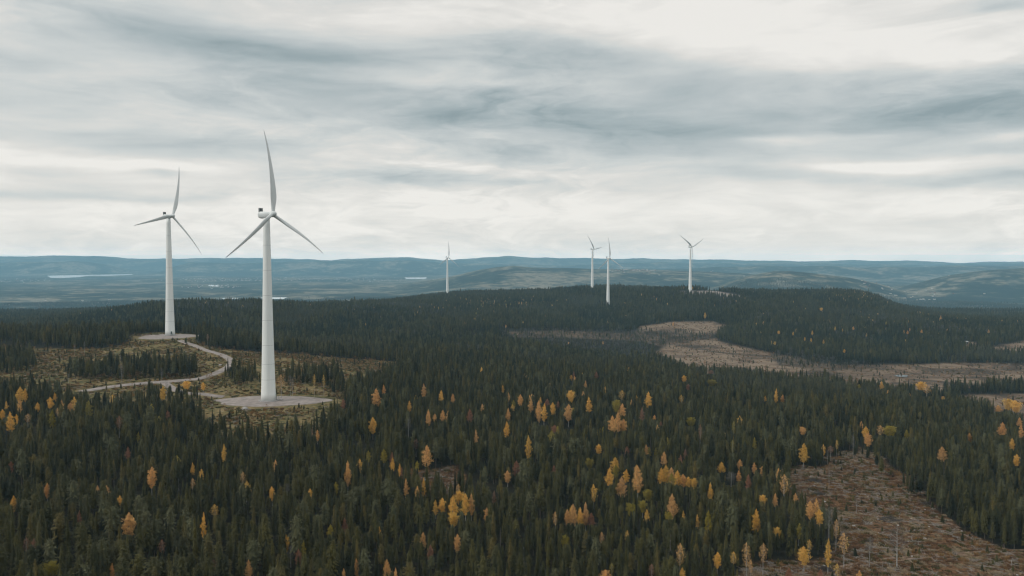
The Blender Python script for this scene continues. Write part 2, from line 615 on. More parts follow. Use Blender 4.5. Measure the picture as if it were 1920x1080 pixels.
SCRUB = [[(940, 616), (1200, 622), (1345, 624), (1340, 638), (1250, 642), (1250, 652), (1210, 668), (1150, 668), (1000, 645), (940, 640)],
         [(1440, 662), (1560, 674), (1640, 690), (1560, 697), (1460, 686)],
         [(1190, 616), (1340, 626), (1330, 636), (1195, 634)]]
SLASH = [(1545, 852), (1585, 842), (1620, 840), (1655, 868), (1720, 915), (1770, 962), (1820, 1000), (1880, 1030), (2050, 1060), (2100, 1300), (1350, 1300), (1400, 1085), (1440, 1064),
         (1500, 1060), (1585, 1058), (1604, 1044), (1575, 1010), (1525, 968), (1480, 930), (1466, 892), (1500, 864)]
EDGE = [(1600, 836), (1700, 850), (1800, 945), (1905, 1010), (1820, 1006), (1740, 960), (1690, 915), (1650, 890), (1610, 868)]
GAP = [(765, 885), (860, 872), (884, 915), (850, 938), (785, 928)]
PADROAD = [(1275, 545), (1340, 545), (1400, 556), (1380, 560), (1330, 553), (1275, 551)]


def zones(X, Y, Z):
    """open-ground masks for ground points: clearing, bog, logged slope, scrub"""
    X, Y, Z = map(np.asarray, (X, Y, Z))
    safe = Y > 60
    px, py = project(X, np.where(safe, Y, 60), Z)
    j = fbm(X, Y, 14, 2)
    px2, py2 = px + j * 900 * 6 / np.maximum(Y, 60), py + j * 220 * 6 / np.maximum(Y, 60)
    c = inpoly(px2, py2, OPEN_LEFT) & (Y > 400) & (Y < 900)
    isl = np.zeros_like(c)
    for p in ISLES:
        isl |= inpoly(px2, py2, p) & (Y > 400) & (Y < 900)
    b = inpoly(px2, py2, BOG) & (Y > 880) & (Y < 2000)
    for p in BOG2:
        b |= inpoly(px2, py2, p) & (Y > 690) & (Y < 2000)
    sc = np.zeros_like(c)
    for p in SCRUB:
        sc |= inpoly(px2, py2, p) & (Y > 900) & (Y < 2000)
    j2 = fbm(X + 60, Y, 38, 3)
    s = inpoly(px2 + j2 * 62 * np.where(safe, 400 / np.maximum(Y, 60), 1), py2 + j2 * 20, SLASH) & (Y > 200) & (Y < 640)
    gp = inpoly(px2, py2, GAP) & (Y > 250) & (Y < 560)
    pr = inpoly(px2, py2, PADROAD) & (Y > 1900) & (Y < 2400)
    return dict(clear=c & safe, isle=isl & safe, bog=b & safe, scrub=sc & safe, slash=(s | gp) & safe, gap=gp & safe, edge=inpoly(px2, py2, EDGE) & (Y > 200) & (Y < 640) & safe, pr=pr & safe, px=px, py=py)


# ------------------------------------------------------------------ ground mesh (polar sheet round the camera)
azs = np.concatenate([np.radians(np.linspace(-180, -50, 40, endpoint=False)), np.radians(np.linspace(-50, -36, 60, endpoint=False)),
                      np.radians(np.linspace(-36, 36, 900, endpoint=False)), np.radians(np.linspace(36, 50, 60, endpoint=False)),
                      np.radians(np.linspace(50, 180, 40, endpoint=False))])
rhos = np.concatenate([np.linspace(8, 190, 20, endpoint=False), np.exp(np.linspace(math.log(190), math.log(3200), 560, endpoint=False)),
                       np.exp(np.linspace(math.log(3200), math.log(24500), 360))])
AA, RR = np.meshgrid(azs, rhos)
GX, GY = RR * np.sin(AA), RR * np.cos(AA)
GZ = height(GX.ravel(), GY.ravel()).reshape(GX.shape)
nr, na = GX.shape


def ground_material():
    m, n, bs = newmat('ground_cover')
    geo = n.n('ShaderNodeNewGeometry').outputs['Position']

    def attr(nm):
        a = n.n('ShaderNodeAttribute')
        a.attribute_name = nm
        return a.outputs['Fac']
    nf = n.noise(geo, 0.35, 6, 0.65)
    nm_ = n.noise(geo, 0.06, 5, 0.6)
    nl = n.noise(geo, 0.012, 4, 0.6)
    floor = n.ramp(nf, [(0.3, (0.010, 0.010, 0.008)), (0.6, (0.022, 0.021, 0.014)), (0.8, (0.04, 0.034, 0.022))])
    clear = n.ramp(n.math('MULTIPLY_ADD', nf, 0.55, n.math('MULTIPLY', nm_, 0.45)),
                   [(0.36, (0.0386, 0.0353, 0.0184)), (0.46, (0.0965, 0.0896, 0.0391)), (0.53, (0.1738, 0.1330, 0.0633)), (0.60, (0.2061, 0.1561, 0.0805)), (0.68, (0.2834, 0.2510, 0.1667))])
    mv = n.n('ShaderNodeMapping')
    mv.inputs['Scale'].default_value = (0.8, 0.9, 1)
    n.l(geo, mv.inputs[0])
    nb = n.math('MULTIPLY_ADD', n.noise(mv.outputs[0], 0.018, 4, 0.55, 1.4), 0.6, n.math('MULTIPLY', n.noise(geo, 0.0055, 3, 0.5, 0.8), 0.4))
    bog = n.ramp(nb, [(0.36, (0.0437, 0.0374, 0.0304)), (0.44, (0.0839, 0.0634, 0.0473)), (0.50, (0.1458, 0.1044, 0.0743)), (0.56, (0.2187, 0.1656, 0.1183)), (0.62, (0.1458, 0.1044, 0.0743)), (0.70, (0.0875, 0.0684, 0.0527))])
    slash = n.ramp(n.noise(geo, 0.5, 8, 0.72, 0.8), [(0.34, (0.0150, 0.0111, 0.0077)), (0.44, (0.0494, 0.0296, 0.0163)), (0.52, (0.1127, 0.0628, 0.0326)), (0.60, (0.1610, 0.0905, 0.0480)), (0.72, (0.2147, 0.1432, 0.0891))])
    # far country: forest, bogs and felled patches
    n3 = n.noise(geo, 0.0011, 7, 0.62, 0.7)
    n4 = n.noise(geo, 0.009, 5, 0.65, 0.3)
    fv = n.math('MULTIPLY_ADD', n4, 0.45, n.math('MULTIPLY', n3, 0.55))
    far = n.ramp(fv, [(0.38, (0.008, 0.014, 0.012)), (0.48, (0.018, 0.028, 0.020)), (0.515, (0.06, 0.065, 0.045)), (0.55, (0.17, 0.15, 0.11)), (0.59, (0.27, 0.23, 0.17)), (0.62, (0.07, 0.07, 0.05)), (0.68, (0.02, 0.03, 0.022))])
    col = n.mix(attr('clear'), floor, clear)
    col = n.mix(attr('bog'), col, bog)
    col = n.mix(attr('slash'), col, slash)
    col = n.mix(attr('gravel'), col, (0.24, 0.205, 0.185))
    col = n.mix(attr('far'), col, far)
    n.l(col, bs.inputs['Base Color'])
    bs.inputs['Roughness'].default_value = 0.95
    bs.inputs['Specular IOR Level'].default_value = 0.05
    bp = n.n('ShaderNodeBump')
    bp.inputs['Strength'].default_value = 0.8
    bp.inputs['Distance'].default_value = 0.6
    n.l(nf, bp.inputs['Height'])
    n.l(bp.outputs[0], bs.inputs['Normal'])
    return m


gz = zones(GX.ravel(), GY.ravel(), GZ.ravel())
idx = np.arange(nr * na).reshape(nr, na)
q = np.stack([idx[:-1, :], np.roll(idx, -1, 1)[:-1, :], np.roll(idx, -1, 1)[1:, :], idx[1:, :]], -1).reshape(-1, 4)
gverts = np.stack([GX.ravel(), GY.ravel(), GZ.ravel()], -1)
gverts = np.vstack([gverts, [[0, 0, GZ[0].mean()]]])
gme = np_mesh('ground', gverts, q[:, ::-1].copy(), [ground_material()], smooth=True)
ground = link(bpy.data.objects.new('ground', gme))
tag(ground, kind='structure')


def put_attr(me, name, vals, typ='FLOAT'):
    a = me.attributes.new(name, typ, 'POINT')
    v = np.asarray(vals, dtype=np.int32 if typ == 'INT' else np.float32)
    a.data.foreach_set('vector' if typ == 'FLOAT_VECTOR' else 'value', v.ravel())


def soft(m):
    g = m.reshape(nr, na).astype(float)
    for _ in range(2):
        g = (g + np.roll(g, 1, 1) + np.roll(g, -1, 1)) / 3
        g[1:-1] = (g[:-2] + g[1:-1] + g[2:]) / 3
    return np.append(g.ravel(), 0)


put_attr(gme, 'clear', soft(gz['clear'] | gz['isle']))
put_attr(gme, 'bog', soft(gz['bog'] * np.where(gz['scrub'], .55, 1)))
put_attr(gme, 'slash', soft(gz['slash']))
put_attr(gme, 'gravel', soft(gz['pr']))
put_attr(gme, 'far', np.append(sstep(2400, 3000, GY.ravel()) + sstep(3000, 3300, RR.ravel()) * (GY.ravel() < 2400), 0).clip(0, 1))

# line of sight: highest terrain slope nearer than each ring
TAN = GZ / RR
RUN = np.maximum.accumulate(TAN, 0)


def visible(X, Y, Ztop, margin=0.0045):
    rho, az = np.hypot(X, Y), np.arctan2(X, Y)
    ia = np.clip(np.searchsorted(azs, az), 0, na - 1)
    ir = np.clip(np.searchsorted(rhos, rho) - 1, 0, nr - 1)
    return Ztop / rho > RUN[ir, ia] - margin


# ------------------------------------------------------------------ water, pads and roads
water_m, wn, wb = newmat('lake_water')
wb.inputs['Base Color'].default_value = (0.05, 0.08, 0.09, 1)
wb.inputs['Roughness'].default_value = 0.24
wb.inputs['Specular IOR Level'].default_value = 1.0
wb.inputs['IOR'].default_value = 1.5
lake_m = bpy.data.materials.new('wind_ruffled_water')
lake_m.use_nodes = True
n = NT(lake_m.node_tree)
gl = n.n('ShaderNodeBsdfGlossy')
gl.inputs['Color'].default_value = (0.93, 0.96, 0.97, 1)
gl.inputs['Roughness'].default_value = 0.5
out = n.n('ShaderNodeOutputMaterial')
n.l(gl.outputs[0], out.inputs[0])
for L in LAKE_W:
    pts = []
    for i in range(len(L)):
        a, b = np.array(L[i]), np.array(L[(i + 1) % len(L)])
        for t in np.linspace(0, 1, 10, endpoint=False):
            p = a * (1 - t) + b * t
            k = fbm([p[0]], [p[1]], 160, 3)[0]
            pts.append((p[0] + k * 14, p[1] + k * 60, LAKE_Z))
    mb = MB()
    mb.v = [Vector(p) for p in pts]
    mb.f = [tuple(range(len(pts)))]
    mb.m = [0]
    tag(mb.build('lake', lake_m), kind='structure')
    # the surrounding flats are 1.2 m lower, so give the sheet its banks

gravel_m = plain_mat('gravel', (0.255, 0.222, 0.205), 0.95, 0.25, 0.28)
dirt_m = plain_mat('dirt_track', (0.17, 0.115, 0.08), 0.95, 0.4, 0.35)


def sheet_ring(cx, cy, z, pts, lift=0.25):
    mb = MB()
    n = len(pts)
    top = [Vector((cx + a, cy + b, z + lift)) for a, b in pts]
    bot = [Vector((cx + a * 1.04, cy + b * 1.06, z - 1.2)) for a, b in pts]
    mb.v = top + bot
    mb.f = [tuple(range(n))] + [(i, n + i, n + (i + 1) % n, (i + 1) % n) for i in range(n)]
    mb.m = [0] * (n + 1)
    return mb


def pad(i, ax, ay, off, lobes):
    x, y, z = TB[i]
    pts = []
    for k in range(72):
        a = 2 * math.pi * k / 72
        r = 1 + 0.05 * math.sin(3 * a + 1) + 0.03 * math.sin(7 * a) + random.uniform(-.012, .012)
        for la, lw, lr in lobes:
            dd = (a - la + math.pi) % (2 * math.pi) - math.pi
            r += lr * math.exp(-(dd / lw) ** 2)
        pts.append((off[0] + ax * r * math.cos(a), off[1] + ay * r * math.sin(a)))
    return tag(sheet_ring(x, y, z, pts).build('gravel_pad', gravel_m), kind='structure')


pad(0, 34, 19, (2, 0), [(0.0, .35, .08), (math.pi * 0.97, .22, .16)])
pad(1, 27, 25, (3, -11), [(-1.9, .5, .10)])
pad(5, 24, 11, (2, 0), [])
sf = [(-10 + random.uniform(-.5, .5), 0)]


def road(pixels, width, name='road', extra=None, mat=None, lift=.32):
    P = [np.array(hit(px, py)[:2]) for px, py in pixels]
    if extra:
        P = [np.array(extra)] + P
    # Catmull-Rom
    Q = []
    for i in range(len(P) - 1):
        p0, p1, p2, p3 = P[max(i - 1, 0)], P[i], P[i + 1], P[min(i + 2, len(P) - 1)]
        for t in np.linspace(0, 1, 12, endpoint=False):
            Q.append(0.5 * ((2 * p1) + (-p0 + p2) * t + (2 * p0 - 5 * p1 + 4 * p2 - p3) * t * t + (-p0 + 3 * p1 - 3 * p2 + p3) * t ** 3))
    Q.append(P[-1])
    mb = MB()
    Q = np.array(Q)
    T = np.gradient(Q, axis=0)
    T /= np.linalg.norm(T, axis=1)[:, None] + 1e-9
    Nn = np.stack([-T[:, 1], T[:, 0]], -1)
    offs = [-1.25, -1.0, -0.5, 0, 0.5, 1.0, 1.25]
    zc = height(Q[:, 0], Q[:, 1])
    rows = []
    for o in offs:
        w = o * width / 2 * (1 + 0.06 * fbm(Q[:, 0] + o * 50, Q[:, 1], 12, 2))
        p = Q + Nn * w[:, None]
        hz = height(p[:, 0], p[:, 1])
        z = np.maximum(zc, hz) * 0.5 + hz * 0.5 + lift if abs(o) < 1.2 else hz - 0.8
        rows.append(np.column_stack([p, z]))
    R = np.stack(rows, 1)
    V = R.reshape(-1, 3)
    k = len(offs)
    Fc = np.array([(i * k + j, i * k + j + 1, (i + 1) * k + j + 1, (i + 1) * k + j) for i in range(len(Q) - 1) for j in range(k - 1)])
    me = np_mesh(name, V, Fc, [mat or gravel_m], smooth=True)
    tag(link(bpy.data.objects.new(name, me)), kind='structure')
    return Q


ROADS = [road([(338, 640), (358, 646), (385, 657), (415, 666), (433, 676), (431, 686), (412, 697), (392, 706), (370, 711.5), (335, 715), (300, 717), (255, 721), (205, 727), (150, 735)], 6.6),
         road([(420, 745.5), (395, 742), (372, 739), (350, 738), (330, 733), (312, 722), (300, 717.5)], 5.0)]
ROADPTS = np.vstack(ROADS)
for tr_ in ([(1480, 1082), (1560, 1066), (1640, 1052), (1720, 1043), (1810, 1037), (1960, 1033)], [(1570, 970), (1610, 966), (1680, 972), (1760, 978), (1800, 990)],
            [(1510, 890), (1560, 878), (1610, 858), (1640, 850)]):
    for off in (0, 5.5):
        road([(a, b + off) for a, b in tr_], 1.5, 'track', None, dirt_m, .14)

# pond in the bog
px_, py_, pz_ = hit(1690, 706.5)
mb = MB()
pp = []
for k in range(40):
    a = 2 * math.pi * k / 40
    r = 1 + .2 * math.sin(2 * a + .5) + .12 * math.sin(5 * a)
    pp.append(Vector((px_ + 8 * r * math.cos(a), py_ + 9 * r * math.sin(a), pz_ + 0.7)))
mb.v, mb.f, mb.m = pp, [tuple(range(40))], [0]
tag(mb.build('pond', water_m), kind='structure')

# ------------------------------------------------------------------ wind turbines
def turbine_materials():
    m, n, bs = newmat('painted_tower')
    geo = n.n('ShaderNodeNewGeometry').outputs['Position']
    mp = n.n('ShaderNodeMapping')
    mp.inputs['Scale'].default_value = (1.6, 1.6, 0.05)
    n.l(geo, mp.inputs[0])
    st = n.noise(mp.outputs[0], 1.0, 5, 0.6)
    n.l(n.ramp(st, [(0.3, (0.76, 0.79, 0.78)), (0.7, (0.84, 0.86, 0.84))]), bs.inputs['Base Color'])
    bs.inputs['Roughness'].default_value = 0.45
    bs.inputs['Specular IOR Level'].default_value = 0.4
    b = plain_mat('blade_gelcoat', (0.66, 0.69, 0.69), 0.4, 0.2, 0.04, 0.4)
    d = plain_mat('cooler_black', (0.018, 0.02, 0.022), 0.6, 2, 0.2)
    s = plain_mat('tower_seam', (0.56, 0.58, 0.58), 0.6, 1, 0.1)
    g = plain_mat('galvanised_steel', (0.28, 0.31, 0.31), 0.5, 2, 0.2, 0.5, 0.6)
    r = plain_mat('entrance_door', (0.12, 0.16, 0.15), 0.6, 1, 0.1)
    c = plain_mat('foundation_concrete', (0.30, 0.29, 0.28), 0.9, 1.5, 0.15)
    return m, b, d, s, g, r, c


TM = turbine_materials()
HUB = 119.3
RB, RT = 4.75, 1.95


def tower_r(z):
    t = z / HUB
    return RB + (RT - RB) * (t ** 0.80)


def airfoil(chord, thick, n=14):
    pts = []
    for k in range(n):
        a = 2 * math.pi * k / n
        cx = math.cos(a)
        x = (cx * 0.5 + 0.18) * chord
        y = math.sin(a) * thick * 0.5 * (1 - 0.35 * (cx < 0) * abs(cx)) * (1.0 if cx > -.9 else .6)
        pts.append((x, y))
    return pts


def blade_mesh(R=53.6):
    mb = MB()
    rings = []
    for s in [0, .02, .045, .08, .13, .18, .24, .32, .42, .52, .62, .72, .8, .87, .93, .97, .99, 1.0]:
        if s < .03:
            ch, th = 2.3, 2.3
        else:
            ch = float(np.interp(s, [.03, .08, .15, .21, .35, .55, .75, .9, .97, 1], [2.3, 2.9, 3.9, 4.1, 3.4, 2.35, 1.55, 0.95, .55, .12]))
            th = float(np.interp(s, [.03, .08, .15, .21, .35, .55, .75, .9, 1], [2.2, 1.95, 1.45, 1.15, .75, .45, .28, .16, .03]))
        tw = math.radians(float(np.interp(s, [0, .1, .25, .5, 1], [16, 16, 10, 4, -1])) + 14) * -1
        off = 9.0 * s - 8.4 * s * s           # coned upwind at the root, bent back by the wind at the tip
        ring = []
        for x, y in airfoil(ch, th):
            u = x * math.cos(tw) - y * math.sin(tw)
            v = x * math.sin(tw) + y * math.cos(tw)
            ring.append((u, v - off, 1.1 + s * (R - 1.1)))
        rings.append(ring)
    mb.loft(rings)
    return mb.mesh('blade', [TM[1]], True)


BLADE = blade_mesh()


def superring(cx, y, cz, w, h, p=3.2, n=20):
    out = []
    for k in range(n):
        a = 2 * math.pi * k / n
        c, s = math.cos(a), math.sin(a)
        out.append((cx + math.copysign(abs(c) ** (2 / p), c) * w / 2, y, cz + math.copysign(abs(s) ** (2 / p), s) * h / 2))
    return out


def turbine_parts():
    P = {}
    mb = MB()
    zs = list(np.linspace(0, HUB - 2.2, 26))
    mb.tube([(0, 0, z) for z in zs], [tower_r(z) for z in zs], 48)
    P['tower'] = mb.mesh('tower', [TM[0]], True)
    seams = []
    for z in (14, 24, 36, 52, 68, 84, 100):
        s_ = MB()
        s_.tube([(0, 0, z - .12), (0, 0, z + .12)], [tower_r(z) + .025, tower_r(z) + .025], 48, False)
        seams.append(s_.mesh('weld_seam', [TM[3]], True))
    P['seams'] = seams
    mb = MB()
    mb.tube([(0, 0, -1.5), (0, 0, .35), (0, 0, .5)], [6.3, 6.3, 5.9], 48)
    P['foundation'] = mb.mesh('foundation', [TM[6]])
    return P


TP = turbine_parts()


def turbine(i):
    px, py, d, yaw, ang, lab = TURB[i]
    x, y, z = TB[i]
    root = empty('wind_turbine', (x, y, z + 0.2))
    tag(root, lab, 'wind turbine', 'wind turbines on the forested hills')
    tw = link(bpy.data.objects.new('tower', TP['tower']), root)
    for s_ in TP['seams']:
        link(bpy.data.objects.new('weld_seam', s_), tw)
    link(bpy.data.objects.new('foundation', TP['foundation']), root)
    # rotor axis: local -Y points upwind, turned to the right of the line to the camera
    to_cam = math.atan2(-x, -y)                      # heading of the camera seen from the tower (from +Y, to +X)
    head = to_cam - math.radians(yaw)                # screen right
    rz = math.pi - head
    top = HUB - 0.2
    tilt = math.radians(6.0)
    M = Matrix.Rotation(rz, 4, 'Z')
    e1 = (0, 0, rz)
    mb = MB()
    rings = []
    for yy, w, h, cz in [(-2.9, 2.6, 2.8, 0), (-2.3, 3.3, 3.5, 0), (-.8, 4.1, 4.2, .05), (1.5, 4.4, 4.6, .1), (3.8, 4.3, 4.5, .15), (5.2, 3.9, 4.0, .3), (5.9, 2.9, 3.0, .4)]:
        rings.append(superring(0, yy, cz + 1.2, w, h))
    mb.loft(rings)
    nac = mb.build('nacelle', TM[1], root, True)
    nac.location = (0, 0, top - 1.2)
    nac.rotation_euler = e1
    mb = MB()                                        # dark cooler on the rear of the roof
    mb.box((0, 4.7, 4.5), (3.4, .5, 2.6), 0)
    for k in (-1.55, 0, 1.55):
        mb.box((k, 4.38, 4.5), (.14, .12, 2.6), 1)
    mb.box((0, 4.7, 5.86), (3.5, .6, .12), 1)
    mb.box((0, 3.9, 3.4), (3.0, 1.9, .5), 1)
    cl = mb.build('cooler', [TM[2], TM[1]], nac)
    # hub and blades
    hub_c = Vector((0, -5.0, 1.9))
    hubM = Matrix.Translation((0, 0, top - 1.2)) @ M @ Matrix.Translation(hub_c) @ Matrix.Rotation(-tilt, 4, 'X')
    mb = MB()
    prof = [(-2.9, .15), (-2.7, .7), (-2.2, 1.25), (-1.3, 1.75), (0, 2.0), (1.2, 1.95), (2.1, 1.6)]
    mb.tube([(0, a, 0) for a, _ in prof], [r for _, r in prof], 24)
    hub = mb.build('hub', TM[1], root, True)
    hub.matrix_local = hubM
    for k in range(3):
        b = link(bpy.data.objects.new('blade', BLADE), root)
        # positive angle turns the blade towards screen right
        b.matrix_local = hubM @ Matrix.Rotation(math.radians(-(ang + 120 * k)) * -1, 4, 'Y')
    # door, landing and stairs at the foot
    da = math.radians({0: 10, 1: -52, 5: -52}.get(i, -70))
    dx, dy = math.cos(da), math.sin(da)
    mb = MB()
    mb.box((dx * (RB - .06), dy * (RB - .06), 3.0), (.35, 1.2, 2.4), 0, da)
    door = mb.build('door', TM[5], root)
    mb = MB()
    mb.box((dx * (RB + .9), dy * (RB + .9), 1.75), (1.8, 1.7, .1), 0, da)
    for sgn in (-1, 1):
        tx, ty = -dy * sgn * .8, dx * sgn * .8
        for r_ in (0.15, 1.7):
            mb.box((dx * (RB + r_) + tx, dy * (RB + r_) + ty, 1.4), (.08, .08, 2.8), 0, da)
        mb.box((dx * (RB + .9) + tx, dy * (RB + .9) + ty, 2.8), (1.7, .06, .06), 0, da)
    for k in range(6):
        mb.box((dx * (RB + 2.0 + k * .32), dy * (RB + 2.0 + k * .32), 1.55 - k * .26), (.3, 1.2, .05), 0, da)
    mb.build('entrance_stairs', TM[4], root)
    return root


for i in range(6):
    turbine(i)

# ------------------------------------------------------------------ tree shapes
needle = leaf_mat('conifer_needles', [(0.0, (0.0171, 0.0184, 0.0071)), (0.2, (0.0290, 0.0298, 0.0096)), (0.42, (0.0497, 0.0469, 0.0127)), (0.55, (0.0359, 0.0369, 0.0132)), (0.75, (0.0726, 0.0653, 0.0172)), (0.9, (0.0582, 0.0553, 0.0212)), (1.0, (0.1025, 0.0795, 0.0223))], 0, 0.5, 0.3, True)
needle_grey = leaf_mat('grey_green_needles', [(0.0, (0.0638, 0.0666, 0.0310)), (1.0, (0.0851, 0.0833, 0.0400))], 0, 0.5, 0.3)
twigs = leaf_mat('bare_twigs', [(0.0, (0.085, 0.082, 0.078)), (0.5, (0.12, 0.105, 0.095)), (1.0, (0.10, 0.10, 0.10))])
bark = plain_mat('pine_bark', (0.085, 0.068, 0.055), 0.9, 2.0, 0.3)
birchbark = plain_mat('birch_bark', (0.32, 0.31, 0.295), 0.8, 2.5, 0.35)
LEAF = {
    'golden': leaf_mat('golden_leaves', [(0.0, (0.74, 0.45, 0.10)), (0.5, (0.82, 0.52, 0.14)), (1.0, (0.66, 0.43, 0.11))], 0.3, 1.2, 0.3),
    'orange': leaf_mat('orange_leaves', [(0.0, (0.68, 0.39, 0.15)), (0.5, (0.78, 0.48, 0.19)), (1.0, (0.58, 0.36, 0.16))], 0.3, 1.2, 0.3),
    'lime': leaf_mat('yellow_green_leaves', [(0.0, (0.26, 0.22, 0.04)), (0.5, (0.38, 0.30, 0.05)), (1.0, (0.30, 0.25, 0.06))], 0.3, 1.2, 0.3),
    'rusty': leaf_mat('rusty_leaves', [(0.0, (0.28, 0.145, 0.09)), (0.5, (0.34, 0.17, 0.10)), (1.0, (0.30, 0.19, 0.13))], 0.25, 1.2, 0.3),
}


def rv():
    return Vector((random.gauss(0, 1), random.gauss(0, 1), random.gauss(0, 1))).normalized()


def conifer(h=12.0, rmax=1.6, z0=.22, power=.8, levels=26, per=8, droop=.25, sparse=1.0, rag=.25, big=1.0, rnd=0.0, seed=0):
    """trunk and needle-spray crown; rnd > 0 gives the rounded crown of an old pine"""
    random.seed(seed)
    tr, cr = MB(), MB()
    lean = random.uniform(-.15, .15)
    path = [(lean * t * t, 0, h * t * .985) for t in np.linspace(0, 1, 6)]
    tr.tube(path, [.16 * h / 12 * (1 - .88 * t) + .012 for t in np.linspace(0, 1, 6)], 6)
    lob = [random.uniform(0, 6.28) for _ in range(3)]
    core = []
    for t in (0, .06, .16, .28, .4, .52, .64, .76, .88, 1):
        pr = (1 - t) ** power
        pr = (1 - rnd) * pr * min(1, .55 + t * 2.2) + rnd * math.sqrt(max(0, 1 - (abs(t - .42) / .60) ** 2.2))
        pr *= (.35 if t == 0 else 1)
        zz = h * (z0 + (1 - z0) * t * .97)
        core.append([(math.cos(a) * (rmax * pr * random.uniform(.52, .82) + .03), math.sin(a) * (rmax * pr * random.uniform(.52, .82) + .03), zz + random.uniform(-.3, .2)) for a in [6.283 * k / 9 for k in range(9)]])
    if sparse > .82:
        cr.loft(core)
    for i in range(levels):
        t = (i + random.random() * .8) / levels
        z = h * (z0 + (1 - z0) * t)
        prof = (1 - t) ** power
        if rnd:
            prof = (1 - rnd) * prof + rnd * math.sqrt(max(0, 1 - (abs(t - .42) / .60) ** 2.2))
        else:
            prof *= min(1, .55 + t * 2.2)
        L = rmax * prof + .12
        nb = max(3, int(per * (.45 + .55 * prof)))
        a0 = random.uniform(0, 6.28)
        for b in range(nb):
            if random.random() > sparse:
                continue
            a = a0 + 6.283 * b / nb + random.uniform(-.3, .3)
            ll = L * random.uniform(1 - rag * 1.6, 1 + rag) * (1 + .18 * math.sin(2 * a + lob[0] + 3 * t))
            dirv = Vector((math.cos(a), math.sin(a), -droop + (t - .5) * .7 + random.uniform(-.12, .12)))
            base = Vector((lean * (z / h) ** 2, 0, z))
            side = Vector((-math.sin(a), math.cos(a), 0))
            ns = 2 + int(ll > .8) + int(ll > 1.5)
            for s in range(ns):
                f = (s + .55 + random.uniform(-.2, .2)) / ns
                c = base + dirv * ll * f
                w = big * (.20 + .20 * ll * (1 - .4 * f)) * random.uniform(.75, 1.25)
                out_ = dirv.normalized()
                hang = Vector((0, 0, -1)) * w * random.uniform(.5, 1.0)
                tip = c + out_ * w * .95 + hang * .75
                bk = c - out_ * w * .45 + Vector((0, 0, w * .35))
                cr.tri(bk, c + side * w * .62 + hang * .25, tip)
                cr.tri(bk, tip, c - side * w * .62 + hang * .25)
                if random.random() < .35:
                    cr.tri(c + side * w * .3, c - side * w * .3, c + out_ * w * 1.2 + Vector((0, 0, w * .45)))
    for k in range(5):
        a = random.uniform(0, 6.28)
        v = Vector((math.cos(a), math.sin(a), 0))
        cr.tri(Vector((lean, 0, h * .94)) - v * .12, Vector((lean, 0, h * 1.02)), Vector((lean, 0, h * .93)) + v * .2)
    return tr, cr


def deciduous(h=12.0, w=3.4, z0=.3, n=1500, leaf=.30, seed=0, bare=0.0, top=.55, multi=False):
    random.seed(seed)
    tr, cr = MB(), MB()
    bend = random.uniform(-.3, .3)
    path = [Vector((bend * t * t, bend * .4 * t, h * t * .97)) for t in np.linspace(0, 1, 7)]
    tr.tube(path, [.14 * h / 12 * (1 - .9 * t) + .012 for t in np.linspace(0, 1, 7)], 7)
    limbs = []
    nl = 22
    for i in range(nl):
        t = z0 + (1 - z0) * (i + .4) / nl * .97
        a = i * 2.4 + random.uniform(-.4, .4)
        u = (t - z0) / (1 - z0)
        prof = (math.sin(math.pi * min(1, u / (2 * (1 - top))) ** .75) if u < (1 - top) else math.cos((u - (1 - top)) / top * math.pi / 2) ** (.75 if w > 5 else 1.0))
        L = w / 2 * max(prof, .12) * random.uniform(.75, 1.15)
        p0 = Vector((bend * t * t, bend * .4 * t, h * t))
        p1 = p0 + Vector((math.cos(a) * L, math.sin(a) * L, L * random.uniform(.45, .95)))
        mid = p0.lerp(p1, .5) + Vector((0, 0, .05 * L))
        tr.tube([p0, mid, p1], [.035, .022, .008], 4, False)
        limbs.append((p0, p1, L))
    tot = sum(l[2] for l in limbs)
    for p0, p1, L in limbs:
        k = int(n * L / tot)
        nlobe = 4
        cs = [(p0.lerp(p1, random.uniform(.35, 1.05)) + rv() * L * .16) for _ in range(nlobe)]
        for _ in range(k):
            c = random.choice(cs)
            if not bare and random.random() < .42:
                # leaves filling the crown's own outline
                uu = random.random() ** .85
                pf = (math.sin(math.pi / 2 * min(1, uu / (1 - top))) ** .6 if uu < 1 - top else math.cos((uu - (1 - top)) / top * math.pi / 2) ** .95)
                aa = random.uniform(0, 6.283)
                rr = w / 2 * pf * random.random() ** .5 * (.80 + .22 * math.sin(3 * aa + 7 * uu) + .20 * math.sin(5 * aa - 15 * uu)) * random.choice((1, 1, 1, 1.18))
                tt = z0 + (1 - z0) * uu
                q = Vector((bend * tt * tt + rr * math.cos(aa), bend * .4 * tt + rr * math.sin(aa), h * tt * 1.02))
                a, b = rv(), rv()
                s = leaf * random.uniform(.6, 1.2)
                cr.quad(q - a * s * .5, q - b * s * .4, q + a * s * .5, q + b * s * .4)
                continue
            q = c + rv() * (random.random() ** .5) * (.20 + .30 * L) * 1.1
            a, b = rv(), rv()
            s = leaf * random.uniform(.6, 1.2)
            if bare:
                # fine twigs: long thin slivers
                tip = q + (q - p0).normalized() * s * 2.2 + rv() * .2
                cr.tri(q - a * .028, q + a * .028, tip)
            else:
                cr.quad(q - a * s * .5, q - b * s * .4, q + a * s * .5, q + b * s * .4)
    return tr, cr


# ---- prototypes held outside the scene, used by the scattered woods
PROTO = bpy.data.collections.new('tree_shapes')
PM = {}


def proto(i, key, pair, mats):
    tr, cr = pair
    PM[key] = (tr.mesh('trunk', [mats[0]]), cr.mesh('crown', [mats[1]]))
    both = MB()
    both.v = tr.v + cr.v
    off = len(tr.v)
    both.f = tr.f + [tuple(a + off for a in f) for f in cr.f]
    both.m = [0] * len(tr.f) + [1] * len(cr.f)
    o = bpy.data.objects.new(f'{i:02d}_{key}', both.mesh(key, mats))
    PROTO.objects.link(o)


